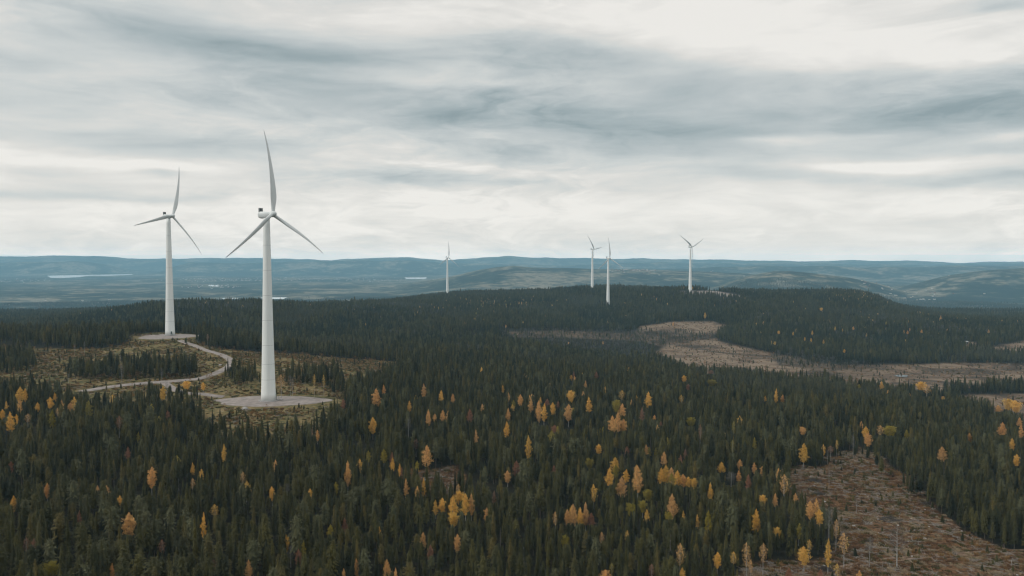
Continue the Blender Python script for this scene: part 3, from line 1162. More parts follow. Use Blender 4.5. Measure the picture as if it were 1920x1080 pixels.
SPEC = []
proto(0, 'spruce_a', conifer(12, 1.30, .12, .66, 34, 9, .30, seed=1), (bark, needle))
proto(1, 'spruce_b', conifer(13, 1.15, .16, .60, 36, 8, .22, seed=2), (bark, needle))
proto(2, 'spruce_c', conifer(10.5, 1.25, .08, .70, 30, 9, .30, seed=3), (bark, needle))
proto(3, 'pine_a', conifer(12.5, 1.45, .26, .6, 30, 9, .05, .92, .26, 1.0, .5, seed=4), (bark, needle))
proto(4, 'pine_b', conifer(12, 1.65, .34, .6, 26, 9, .0, .88, .28, 1.0, .7, seed=5), (bark, needle))
proto(5, 'pine_c', conifer(13.5, 1.9, .38, .6, 22, 9, .0, .85, .30, 1.05, .7, seed=6), (bark, needle_grey))
proto(6, 'spruce_d', conifer(14, 1.05, .18, .58, 36, 7, .35, .9, .3, .9, seed=7), (bark, needle))
proto(7, 'snag_a', conifer(11, 1.2, .25, .8, 22, 6, .1, .8, .4, .28, seed=8), (twigs, twigs))
proto(8, 'bare_a', deciduous(9, 2.8, .25, 700, .45, seed=9, bare=1), (twigs, twigs))
proto(9, 'young_pine', conifer(5, 1.1, .05, .8, 16, 8, .1, seed=10), (bark, needle))
proto(10, 'birch_a', deciduous(11, 3.0, .30, 900, .38, seed=11), (birchbark, LEAF['golden']))
proto(11, 'birch_b', deciduous(11, 2.6, .30, 900, .38, seed=12), (birchbark, LEAF['orange']))
proto(12, 'birch_c', deciduous(10, 3.0, .30, 900, .38, seed=13), (birchbark, LEAF['lime']))
BIRCH = {}
for key, args in {
    'oval': dict(h=12, w=3.4, z0=.25, n=3000, leaf=.36, seed=21),
    'round': dict(h=10, w=4.9, z0=.28, n=3400, leaf=.40, seed=22, top=.5),
    'slim': dict(h=13, w=2.5, z0=.22, n=2400, leaf=.34, seed=23, top=.65),
    'cone': dict(h=12.5, w=3.9, z0=.2, n=3000, leaf=.36, seed=24, top=.75),
    'thin': dict(h=12, w=3.4, z0=.42, n=750, leaf=.26, seed=25),
    'bare': dict(h=12, w=3.2, z0=.35, n=700, leaf=.5, seed=26, bare=1),
}.items():
    tr, cr = deciduous(**args)
    BIRCH[key] = (tr, cr, args)

# ------------------------------------------------------------------ where the trees stand
def grid(d0, d1, sp, amax=math.radians(38)):
    xs = np.arange(-d1 * math.sin(amax), d1 * math.sin(amax), sp)
    ys = np.arange(d0 * .7, d1, sp)
    X, Y = np.meshgrid(xs, ys)
    X = X + RNG.uniform(-.48, .48, X.shape) * sp
    Y = Y + RNG.uniform(-.48, .48, Y.shape) * sp
    X, Y = X.ravel(), Y.ravel()
    r = np.hypot(X, Y)
    k = (r > d0) & (r <= d1) & (np.abs(np.arctan2(X, Y)) < amax)
    return X[k], Y[k]


parts_ = [grid(150, 800, 4.15), grid(800, 1400, 4.8), grid(1400, 2050, 5.2), grid(2050, 2750, 5.8)]
TX = np.concatenate([p[0] for p in parts_])
TY = np.concatenate([p[1] for p in parts_])
TZ = height(TX, TY)
zt = zones(TX, TY, TZ)
u1 = RNG.random(len(TX))
openg = (zt['clear'] & ~zt['isle']) | (zt['bog'] & ~zt['scrub']) | zt['slash'] | zt['pr']
keep = ~openg
keep |= openg & (u1 < np.where(zt['gap'], .35, np.where(zt['edge'], .24, np.where(zt['slash'], 0.003, np.where(zt['bog'], 0.035, 0.02)))))
for (x0, y0, z0_, rx, ry) in T_SPOTS.values():
    keep &= np.hypot((TX - x0) / (rx + 3), (TY - y0) / (ry + 3)) > 1.0
dmin = np.full(len(TX), 1e9)
near = (TY > 450) & (TY < 900) & (TX < 0)
for P in ROADPTS[::2]:
    dmin[near] = np.minimum(dmin[near], np.hypot(TX[near] - P[0], TY[near] - P[1]))
keep &= dmin > 6.0
# thin places in the wood, and natural gaps
gap = fbm(TX, TY, 60, 3)
keep &= ~((gap < np.where(TY > 1000, -.34, -.50)) & (u1 < .8))
keep &= u1 < 0.97
hscale = 0.94 + 0.28 * fbm(TX + 900, TY, 45, 2) + RNG.normal(0, .22, len(TX))
hscale = np.clip(hscale, .42, 1.5)
tall = RNG.random(len(TX)) < .035
hscale = np.where(tall, hscale * 1.22, hscale)
hscale *= np.interp(TY, [250, 450, 700, 1200], [.80, .84, 0.93, 0.92])
hscale = np.where(openg & ~zt['edge'], hscale * .45, hscale)
keep &= visible(TX, TY, TZ + 14 * hscale)
TX, TY, TZ, hscale, gap, openg = TX[keep], TY[keep], TZ[keep], hscale[keep], gap[keep], openg[keep]
zt = {k: v[keep] for k, v in zt.items()}
kindn = fbm(TX + 5000, TY, 110, 3)
u = RNG.random(len(TX)) + kindn * .25
VAR = np.select([u < .14, u < .29, u < .41, u < .60, u < .80, u < .88, u < 1.1], [0, 1, 2, 3, 4, 5, 6], 6)
VAR = np.where((VAR == 5) & (RNG.random(len(TX)) < .35), 3, VAR)
u2 = RNG.random(len(TX))
VAR = np.where(u2 < .012, 7, VAR)
greyp = sstep(.25, .5, fbm(TX + 2000, TY + 700, 130, 3))
VAR = np.where((u2 > 1 - (.03 + .35 * greyp)) & (TY > 1000), 8, VAR)
scr = zt['scrub']
VAR = np.where(scr, np.where(u2 < .42, 8, np.where(u2 < .6, 7, VAR)), VAR)
VAR = np.where(zt['gap'], RNG.choice([7, 7, 8, 3], len(TX)), VAR)
hscale = np.where(scr, hscale * .66, hscale)
hscale = np.where(zt['gap'], hscale * 1.8, hscale)
keep2 = ~(scr & (RNG.random(len(TX)) < .45))
VAR = np.where(openg & ~zt['gap'] & ~zt['edge'] & (RNG.random(len(TX)) < .6), 9, VAR)
TX, TY, TZ, hscale, VAR = TX[keep2], TY[keep2], TZ[keep2], hscale[keep2], VAR[keep2]
TH = np.array([12, 13, 10.5, 12.5, 12, 13.5, 14, 11, 9, 5, 11, 11, 10.0])[VAR] * hscale
PXT, PYT = project(TX, TY, TZ + TH)          # tops in the picture
PXB, PYB = project(TX, TY, TZ)
dead = np.zeros(len(TX), bool)

# ---- autumn birches: column and row of the crown's top, crown width and height in the photograph, colour, shape
B = """
37 726 14 28 g o;47 728 8 22 g s;12 752 6 14 g s;4 768 9 15 g o;20 773 14 34 g s;31 777 5 8 g o;52 776 12 16 o t;70 755 8 13 g o;94 745 12 20 g o;103 736 6 14 g s
97 768 11 32 l s;108 765 6 16 o t;133 755 12 12 o o;166 752 15 27 l c;223 780 12 24 r t;305 725 12 25 g o;350 715 16 14 g r;381 717 8 8 g o;315 770 8 12 r o;240 838 10 20 r c
259 810 6 14 l s;420 833 9 30 g s;361 868 8 18 g s;20 865 8 8 r o;88 906 9 20 o o;25 930 10 16 g o;183 911 6 8 o o;200 910 8 10 o o;224 929 7 11 g o;284 876 18 36 o o
361 897 9 14 o t;377 880 7 7 g o;148 958 5 22 r s;242 962 24 42 o o;381 962 10 42 g s;403 946 15 20 g t;304 1012 10 20 r t;49 1008 9 24 r t;63 1010 9 12 r o;94 1053 30 27 l r
210 1056 10 24 o s;401 1048 7 14 r t;466 1050 16 32 o c;455 885 6 22 o t;527 703 14 34 o t;589 702 6 28 g t;607 703 4 25 g t;705 729 18 30 o c;720 722 7 16 o s;644 748 8 18 r o
795 720 9 24 o s;827 732 9 19 g c;849 738 8 15 o c;768 752 8 18 g s;803 768 10 26 o c;815 776 7 10 o o;830 769 10 18 o c;881 767 12 22 r c;699 783 15 28 g o;585 804 5 12 r t
595 806 6 8 o c;953 766 10 20 o c;950 791 11 26 g s;893 806 8 24 o s;780 823 12 20 r t;800 835 20 34 o c;782 864 8 14 l o;691 845 9 14 l o;720 842 14 22 l c;735 848 8 16 r c
736 858 10 22 g c;652 865 14 40 o c;749 870 4 12 g s;943 722 5 14 g s;766 784 10 32 r b;630 904 6 12 l o;510 912 8 12 g o;582 916 6 8 g o;538 906 10 14 r b;753 876 5 16 r s
762 898 10 30 o s;794 897 9 30 g s;817 938 11 24 g s;829 934 15 26 g o;849 930 20 36 g c;850 962 20 22 g r;859 908 10 20 o t;862 922 20 16 g r;873 926 18 34 g c;884 926 12 34 o c
926 920 8 22 r s;712 988 4 10 g s;646 972 9 20 r c;619 984 9 12 l o;537 1003 8 14 g o;560 1030 10 12 r o;545 1022 8 14 r b;569 1013 4 10 l s;793 998 12 18 o c;807 1022 11 20 r o
857 1002 14 32 o o;668 1048 10 30 o s;725 1049 12 24 o c;645 1066 10 16 o s;741 1066 7 16 o s;952 883 14 16 o o;963 750 8 16 l o;976 740 10 20 o o;995 748 10 22 o s;1013 745 6 10 g s
1010 752 14 40 o c;1020 757 12 42 g s;1026 748 10 12 r c;1037 755 11 22 g o;1046 752 6 12 r o;1066 758 16 48 o o;1071 733 15 20 g r;1071 703 6 8 g o;1076 696 6 12 r c;1098 714 6 12 o c
1118 697 9 12 r c;1105 745 12 28 g s;1166 732 12 18 g t;1156 750 16 22 l r;1167 757 14 22 o c;1148 780 16 28 o c;1159 774 16 32 o c;1170 786 14 22 o o;1216 735 14 26 g c;1204 765 9 22 r c
1227 778 6 8 o o;1239 790 6 8 r o;1283 704 10 12 g o;1290 720 8 12 r o;1278 741 9 14 g t;1295 783 16 16 l r;1313 796 8 30 r t;1376 790 8 24 l t;1335 712 16 12 l r;1333 694 12 7 r o
1435 742 5 10 g s;1374 825 10 24 l t;1415 820 8 20 l c;991 818 12 42 g s;1040 797 14 14 r o;1122 833 12 18 g o;1105 860 16 18 l r;1153 858 18 24 g c;1217 838 8 14 l s;1230 840 7 14 l s
1245 847 12 24 o c;1276 853 6 10 r c;1285 842 8 12 r c;1193 872 7 10 g o;1353 866 16 18 g c;1387 862 10 12 o o;1415 868 9 14 o s;968 865 18 24 r c;1039 872 8 12 r c;1176 837 8 8 r o
1143 878 18 28 g c;1155 872 14 20 l c;1166 895 22 32 o c;1174 880 12 22 g s;1196 874 20 44 o c;1215 918 18 20 l r;1240 878 16 26 g c;1249 872 17 30 g c;1259 877 18 28 o c;1270 883 17 26 g c;1281 889 15 22 o o;1290 894 13 18 g o;1301 897 14 16 g r
1371 885 16 24 r b;1386 882 9 20 o s;1403 890 12 26 r c;1332 906 12 30 g c;1260 927 22 40 o c;1254 960 12 14 l r;1282 958 8 12 g s;1308 965 7 12 g s;1213 955 10 18 g c;1182 944 18 14 l r
1205 938 16 14 l r;1328 957 14 38 l c;1418 955 18 38 g c;1430 928 14 12 g r;1064 955 14 26 o c;1075 946 16 36 o c;1088 952 14 30 g c;1098 943 14 36 o c;1108 962 16 22 r c;1041 960 11 26 o t
1060 1005 12 16 l r;1176 995 9 10 g t;1128 998 8 16 o t;1275 1020 18 42 o t;1280 1065 12 18 g o;1222 1058 14 24 r t;1135 1070 16 16 o r;1147 1056 8 18 l t;1345 1036 14 22 g o;1375 1035 15 20 g t
1400 1018 16 46 o t;1408 1050 9 22 o t;1431 1020 16 36 o t;1455 729 7 24 g s;1467 740 7 14 o s;1505 801 12 14 o r;1507 832 17 30 g c;1569 825 6 18 g t;1558 836 12 10 r t;1623 800 12 20 g o
1628 812 14 24 o o;1650 798 14 18 o t;1668 799 24 18 l r;1700 806 10 14 l c;1653 715 8 14 g c;1611 720 6 8 l o;1727 716 16 16 g r;1738 722 16 22 o t;1725 772 8 14 l t;1767 838 17 24 o c
1818 812 9 16 o c;1880 792 16 24 o c;1898 822 11 20 g c;1912 783 10 16 o c;1915 795 8 26 o s;1906 852 12 22 g o;1891 748 18 20 g r;1905 752 20 20 g r;1872 760 12 12 o o;1768 743 7 6 o r
1470 890 20 40 o t;1454 925 10 22 o c;1492 925 8 12 o o;1457 988 14 12 g r;1520 940 16 32 o o;1537 955 16 28 g o;1555 950 16 60 r b;1568 975 13 36 o t;1583 1000 18 40 o t;1517 1012 11 20 g t
1508 1025 22 32 g o;1553 1010 11 46 g s;1570 1058 14 22 g t;1612 1070 7 12 o o;1683 985 30 70 o b;1631 1005 14 50 r b;1479 1065 10 16 r o;1538 1068 12 14 r o;1322 586 8 16 g c;1583 655 8 8 g o
1460 620 8 8 g o;1487 622 5 8 g s;1509 632 5 8 g s;1523 620 6 9 g c;1566 612 5 9 g s;1544 637 5 10 g s;1453 640 8 8 g o;1521 634 5 8 g s;1540 577 9 7 g r;1600 612 6 8 o s
1702 620 6 8 o s;1728 618 6 8 o s;1854 618 6 8 o s;1764 593 6 7 o s;1262 604 5 8 o s;128 700 8 16 r b;226 664 5 26 r b;312 716 4 30 r b;228 684 8 30 r b;303 688 6 24 r b
389 626 8 16 r t;544 702 5 36 r b;548 708 4 30 r b;618 690 5 24 r b;158 640 5 26 r b;140 645 4 22 r b;1600 815 5 40 r b;1552 843 5 24 r b;1555 870 5 40 r b;1606 935 5 24 r b
"""
CN = {'g': 'golden', 'o': 'orange', 'l': 'lime', 'r': 'rusty'}
SHN = {'o': 'oval', 'r': 'round', 's': 'slim', 'c': 'cone', 't': 'thin', 'b': 'bare'}
CWORD = {'golden': 'golden yellow', 'orange': 'pale orange', 'lime': 'yellow-green', 'rusty': 'rusty brown'}
SWORD = {'oval': 'oval', 'round': 'broad round', 'slim': 'slender', 'cone': 'pointed', 'thin': 'sparse airy', 'bare': 'leafless grey'}
birches = []
for row in B.strip().replace('\n', ';').split(';'):
    a = row.split()
    px, py, w, h = map(float, a[:4])
    w *= .9 if py > 700 else (.6 if py < 660 else .8)
    h *= 1.12 if py > 660 else .9
    col, shp = CN[a[4]], SHN[a[5]]
    r = ray(px, py)
    ds = np.exp(np.linspace(math.log(215), math.log(2500), 1400))
    gh = height(r[0] / r[1] * ds, ds)
    zr = r[2] / r[1] * ds
    ratio = {'thin': 1.55, 'bare': 1.1, 'round': 1.4}.get(shp, 1.35)
    H = np.clip(h * ratio * ds / F, 7.5, 15.5)
    if 'bare' == shp:
        H = np.clip(h * 1.05 * ds / F, 7.0, 17)
    ok = np.nonzero((zr - gh) <= H)[0]
    if not len(ok):
        continue
    i = ok[0]
    d, Hh = float(ds[i]), float(H[i])
    if zr[i] - gh[i] < 4:
        Hh = max(4.0, float(zr[i] - gh[i]))
    x = float(r[0] / r[1] * d)
    wid = w * d / F
    birches.append(dict(px=px, py=py, w=w, h=h, col=col, shp=shp, x=x, y=d, z=float(gh[i]), H=Hh, wid=wid))
    # keep the crown in view: nearer conifers standing before it stay lower
    m = (np.abs(PXT - px) < w * .5 + 4) & (TY < d + 1.5) & (TY > d - 260)
    lim = py + h * (.85 if shp != 'bare' else .9)
    mm = m & (PYT < lim)
    if mm.any():
        ztop = zof(px, lim, 1.0) * TY[mm]
        newh = ztop - TZ[mm]
        sc = newh / TH[mm]
        jj = np.nonzero(mm)[0]
        bad = sc < .35
        dead[jj[bad]] = True
        hscale[jj] *= np.clip(sc, .35, 1)
        TH[jj] *= np.clip(sc, .35, 1)
        PXT[jj], PYT[jj] = project(TX[jj], TY[jj], TZ[jj] + TH[jj])
    dead |= np.hypot(TX - x, TY - d) < min(wid * .42, 2.2)
live = ~dead
TX, TY, TZ, TH, hscale, VAR, PXT, PYT = (a[live] for a in (TX, TY, TZ, TH, hscale, VAR, PXT, PYT))

# the 300 conifers that show largest become trees of their own
infr = (PXT > 6) & (PXT < 1914) & (PYT < 1062) & (VAR < 7) & (TH > 7.5)
pxh = TH / TY * infr
own = np.argsort(-pxh)[:296]
rest = np.ones(len(TX), bool)
rest[own] = False


def scatter(name, X, Y, Z, var, sc, coll, label, cat, xyjit=.12):
    me = bpy.data.meshes.new(name)
    me.vertices.add(len(X))
    me.vertices.foreach_set('co', np.stack([X, Y, Z - 0.1], -1).astype(np.float32).ravel())
    n_ = len(X)
    put_attr(me, 'variant', var, 'INT')
    rot = np.zeros((n_, 3))
    rot[:, 2] = RNG.uniform(0, 6.283, n_)
    rot[:, 0] = RNG.normal(0, .02, n_)
    rot[:, 1] = RNG.normal(0, .02, n_)
    put_attr(me, 'turn', rot, 'FLOAT_VECTOR')
    put_attr(me, 'stand', np.clip(fbm(X + 400, Y * .8, 150, 3) * 1.9 + fbm(X, Y, 40, 2) * .6, -1, 1) * sstep(350, 1100, Y))
    wide = sc ** .8 * RNG.uniform(.85, 1.2, n_)
    put_attr(me, 'size', np.stack([wide, wide, sc], -1), 'FLOAT_VECTOR')
    o = link(bpy.data.objects.new(name, me))
    ng = bpy.data.node_groups.new(name, 'GeometryNodeTree')
    ng.interface.new_socket('Geometry', in_out='INPUT', socket_type='NodeSocketGeometry')
    ng.interface.new_socket('Geometry', in_out='OUTPUT', socket_type='NodeSocketGeometry')
    N = ng.nodes
    gi, go = N.new('NodeGroupInput'), N.new('NodeGroupOutput')
    ci = N.new('GeometryNodeCollectionInfo')
    ci.inputs[0].default_value = coll
    ci.inputs[1].default_value = True
    ci.inputs[2].default_value = True
    iop = N.new('GeometryNodeInstanceOnPoints')
    iop.inputs['Pick Instance'].default_value = True

    def na_(nm, dt):
        a = N.new('GeometryNodeInputNamedAttribute')
        a.data_type = dt
        a.inputs[0].default_value = nm
        return a.outputs[0]
    L = ng.links
    L.new(gi.outputs[0], iop.inputs['Points'])
    L.new(ci.outputs[0], iop.inputs['Instance'])
    L.new(na_('variant', 'INT'), iop.inputs['Instance Index'])
    L.new(na_('turn', 'FLOAT_VECTOR'), iop.inputs['Rotation'])
    L.new(na_('size', 'FLOAT_VECTOR'), iop.inputs['Scale'])
    L.new(iop.outputs[0], go.inputs[0])
    md = o.modifiers.new('scatter', 'NODES')
    md.node_group = ng
    return tag(o, label, cat, kind='stuff')


# ---- golden specks on the far slopes belong to the wood stuff of birches
fx, fy = grid(230, 2600, 14, math.radians(36))
fz = height(fx, fy)
fpx, fpy = project(fx, fy, fz)
dens = np.zeros(len(fx))
for cx, cy, sx, sy, a in [(1040, 770, 160, 60, .16), (1230, 905, 170, 80, .16), (850, 930, 90, 60, .12), (600, 860, 400, 120, .035), (200, 800, 220, 80, .05), (1500, 980, 60, 60, .3), (1700, 790, 220, 50, .05), (1630, 558, 60, 14, .55), (1560, 620, 130, 30, .10), (1350, 575, 300, 30, .03), (450, 575, 300, 14, .07), (950, 572, 60, 7, .5), (880, 575, 40, 8, .25),
                          (870, 605, 100, 10, .12), (1800, 610, 140, 16, .12), (1560, 700, 400, 30, .0), (1700, 600, 200, 30, .04), (760, 595, 100, 20, .05), (150, 590, 150, 12, .05)]:
    dens += a * np.exp(-((fpx - cx) / sx) ** 2 - ((fpy - cy) / sy) ** 2)
zf_ = zones(fx, fy, fz)
kk = (RNG.random(len(fx)) < dens) & ~zf_['bog'] & ~zf_['slash'] & ~zf_['clear'] & visible(fx, fy, fz + 12, .001)
fx, fy, fz = fx[kk], fy[kk], fz[kk]
print('far birches', len(fx), 'near birches', len(birches), 'conifers', len(TX))
scatter('autumn_birches', fx, fy, fz, RNG.choice([10, 11, 11, 12], len(fx)), RNG.uniform(.65, 1.0, len(fx)) * np.where(fy < 900, 1.12, 1), PROTO,
        'small orange and yellow birch tops speckled through the conifer forest and distant ridge', 'birches')
scatter('forest', TX[rest], TY[rest], TZ[rest], VAR[rest], hscale[rest], PROTO,
        'dense dark green conifer forest covering the hills down to the bog and ridge', 'forest')

# ---- valley woods past the ridge, thinner in number
vx, vy = grid(2750, 6500, 13, math.radians(36))
vz = height(vx, vy)
fo = fbm(vx, vy, 240, 4)
kk = visible(vx, vy, vz + 12, .001) & (fo > -.18) & (RNG.random(len(vx)) < .95)
for L in LAKE_W:
    c = np.mean(L, 0)
    e = np.maximum(np.ptp(np.array(L), axis=0), 1)
    kk &= np.hypot((vx - c[0]) / e[0], (vy - c[1]) / e[1]) > .9
vx, vy, vz = vx[kk], vy[kk], vz[kk]
print('valley', len(vx))
scatter('valley_woods', vx, vy, vz, RNG.choice([0, 1, 3, 4, 2], len(vx)), RNG.uniform(.9, 1.4, len(vx)), PROTO,
        'blue hazed woods spread over the low valley beyond the ridge', 'woods')

# ------------------------------------------------------------------ trees of their own
def ordinal(i, n):
    W = ['', 'second', 'third', 'fourth', 'fifth', 'sixth', 'seventh', 'eighth', 'ninth', 'tenth']
    if i == 0:
        return 'leftmost'
    if i == n - 1:
        return 'rightmost'
    if i < (n + 1) // 2:
        return (W[i] if i < 10 else f'{i + 1}th') + ' from left'
    j = n - 1 - i
    return (W[j] if j < 10 else f'{j + 1}th') + ' from right'


ANCH = [(60, 770, 'in the yellow group at the far left'), (240, 690, 'by the left clearing'), (320, 725, 'beside the road'), (300, 830, 'in the left forest'),
        (100, 1010, 'in the bottom left corner'), (240, 930, 'in the dark wood, lower left'), (420, 1000, 'in the wood below the pad'), (560, 715, 'right behind the gravel pad'),
        (600, 900, 'downslope of the nearest turbine'), (730, 750, 'on the slope right of the pad'), (780, 850, 'round the small rocky gap'), (620, 1030, 'at the lower edge left of centre'),
        (850, 940, 'in the bright golden clump'), (800, 1030, 'at the lower edge near centre'), (840, 760, 'in the middle of the slope'), (1030, 760, 'in the large orange cluster'),
        (960, 850, 'between orange cluster and golden clump'), (1160, 765, 'by the broad orange birch'), (1090, 950, 'in the orange row above bottom centre'), (1100, 705, 'near the forest crest'),
        (1300, 720, 'on the crest before the bog'), (1340, 800, 'in the dark wood right of centre'), (1240, 880, 'in the long orange bank'), (1240, 950, 'below the long orange bank'),
        (1150, 860, 'left above the orange bank'), (1200, 1060, 'at the bottom edge before the dark firs'), (1380, 1040, 'by the track at the bottom'), (1390, 900, 'left of the logged slope'),
        (1550, 830, 'at the top of the logged slope'), (1650, 800, 'over the logged slope\'s upper end'), (1520, 960, 'along the logged slope\'s left edge'), (1540, 1040, 'by the foot of the logged slope'),
        (1650, 1000, 'out on the logged slope'), (1780, 840, 'in the dark wood far right'), (1900, 800, 'at the far right edge'), (1700, 725, 'where forest meets bog'),
        (1520, 630, 'on the hillside behind the bog'), (1300, 595, 'by the pale hill clearing')]
lab_groups = {}
for b in birches:
    a = min(ANCH, key=lambda q: (q[0] - b['px']) ** 2 + (1.3 * (q[1] - b['py'])) ** 2)
    b['anch'] = a[2]
    b['lk'] = (('leafless grey' if b['shp'] == 'bare' else SWORD[b['shp']] + ' ' + CWORD[b['col']]), a[2])
    lab_groups.setdefault(b['lk'], []).append(b)
for k, bs_ in lab_groups.items():
    bs_.sort(key=lambda b: b['px'])
    for i, b in enumerate(bs_):
        b['label'] = (f"{k[0]} birch {k[1]}" if len(bs_) == 1 else f"{k[0]} birch {k[1]}, {ordinal(i, len(bs_))}").replace('_', ' ')
BM = {}
for b in birches:
    key = (b['shp'], b['col'])
    if key not in BM:
        tr, cr, args = BIRCH[b['shp']]
        lm = twigs if b['shp'] == 'bare' else LEAF[b['col']]
        if (b['shp'], 'trunk') not in BM:
            BM[(b['shp'], 'trunk')] = tr.mesh('trunk', [birchbark])
        BM[key] = cr.mesh('crown', [lm])
    args = BIRCH[b['shp']][2]
    o = empty('birch_tree', (b['x'], b['y'], b['z'] - .1), random.uniform(0, 6.28))
    ws = max(.55, min(2.2, 1.02 * b['wid'] / args['w']))
    hs = b['H'] / args['h']
    o.scale = (ws, ws, hs)
    tag(o, b['label'], 'birch', 'autumn birches scattered through the conifer forest')
    link(bpy.data.objects.new('trunk', BM[(b['shp'], 'trunk')]), o)
    link(bpy.data.objects.new('crown', BM[key]), o)

KEYS = ['spruce_a', 'spruce_b', 'spruce_c', 'pine_a', 'pine_b', 'pine_c', 'spruce_d']
KN = ['narrow dark spruce', 'slim straight spruce', 'short bushy spruce', 'full dark pine', 'rounded open pine', 'grey-green tall pine', 'thin spired spruce']
cg = {}
for i in own:
    band = int(PXT[i] // 120)
    row = 'lowest row' if PYT[i] > 1000 else 'second row'
    cg.setdefault((KN[VAR[i]], band, row), []).append(i)
BW = ['in the left corner', 'just right of the left corner', 'below the far turbine', 'below the left clearing', 'under the nearest turbine', 'right of the nearest turbine\'s foot', 'left of the golden clump',
      'under the golden clump', 'right of the golden clump', 'below the orange row', 'before the dark firs', 'left of the track', 'beside the track birches', 'at the logged slope\'s left', 'low on the logged slope', 'in the right corner']
for (kn, band, row), ids in cg.items():
    ids.sort(key=lambda i: PXT[i])
    for k, i in enumerate(ids):
        o = empty('pine_tree' if 'pine' in kn else 'spruce_tree', (TX[i], TY[i], TZ[i] - .1), random.uniform(0, 6.28))
        w_ = hscale[i] ** .8 * random.uniform(.85, 1.2)
        o.scale = (w_, w_, hscale[i])
        lab = f"{kn} in the {row} {BW[band]}" + ('' if len(ids) == 1 else f", {ordinal(k, len(ids))}")
        tag(o, lab, 'conifer', 'conifers nearest the camera')
        tm, cm = PM[KEYS[VAR[i]]]
        link(bpy.data.objects.new('trunk', tm), o)
        link(bpy.data.objects.new('crown', cm), o)

# ------------------------------------------------------------------ low growth, logging debris and rocks
LOW = bpy.data.collections.new('low_shapes')
shr = [leaf_mat('heath_' + c, st) for c, st in {
    'olive': [(0, (0.06, 0.06, 0.022)), (1, (0.10, 0.085, 0.03))], 'brown': [(0, (0.095, 0.052, 0.027)), (1, (0.20, 0.115, 0.058))],
    'rust': [(0, (0.17, 0.09, 0.035)), (1, (0.24, 0.14, 0.05))], 'straw': [(0, (0.24, 0.18, 0.11)), (1, (0.30, 0.24, 0.16))]}.items()]
brash_m = plain_mat('grey_brash', (0.075, 0.066, 0.058), .9, 1.5, .4)
wood = plain_mat('weathered_wood', (0.20, 0.175, 0.15), .9, 1.5, .35)
stone = plain_mat('granite', (0.30, 0.285, 0.27), .9, .8, .3)


def tuft(r, hgt, n, seed):
    random.seed(seed)
    mb = MB()
    for _ in range(n):
        a = random.uniform(0, 6.28)
        q = Vector((math.cos(a), math.sin(a), 0)) * r * random.random() ** .6
        tip = q * 1.35 + Vector((random.uniform(-.1, .1), random.uniform(-.1, .1), hgt * random.uniform(.5, 1.1)))
        s = rv() * .14
        mb.tri(q - s, q + s, tip)
    return mb


def rock(seed, r=1.0):
    random.seed(seed)
    mb = MB()
    rings = []
    for j, (zz, rr) in enumerate([(-.3, .8), (0, 1), (.3, .92), (.55, .6), (.68, .22)]):
        rings.append([(math.cos(a) * rr * r * random.uniform(.8, 1.15), math.sin(a) * rr * r * random.uniform(.75, 1.1), zz * r) for a in [6.283 * k / 9 for k in range(9)]])
    mb.loft(rings)
    return mb


def log_(seed):
    random.seed(seed)
    mb = MB()
    for _ in range(4):
        a = random.uniform(0, 3.14)
        L = random.uniform(.7, 2.2)
        c = Vector((random.uniform(-.6, .6), random.uniform(-.6, .6), random.uniform(.1, .3)))
        dv = Vector((math.cos(a), math.sin(a), random.uniform(-.1, .15))) * L
        mb.tube([c - dv, c + dv], [.10, .05], 5)
    return mb


for i, (nm, mbx, mt) in enumerate([('olive', tuft(.9, .7, 70, 1), shr[0]), ('brown', tuft(.9, .6, 70, 2), shr[1]), ('rust', tuft(.7, .9, 60, 3), shr[2]),
                                   ('straw', tuft(.8, .6, 70, 4), shr[3]), ('log', log_(5), wood), ('log2', log_(6), wood), ('rock', rock(7, .45), stone), ('sapling', conifer(2.2, .7, .02, .8, 10, 7, .1, seed=31)[1], needle),
                                   ('bushy', deciduous(3.0, 2.4, .05, 260, .22, seed=32)[1], shr[2])]):
    o = bpy.data.objects.new(f'{i:02d}_{nm}', mbx.mesh(nm, [mt]))
    LOW.objects.link(o)

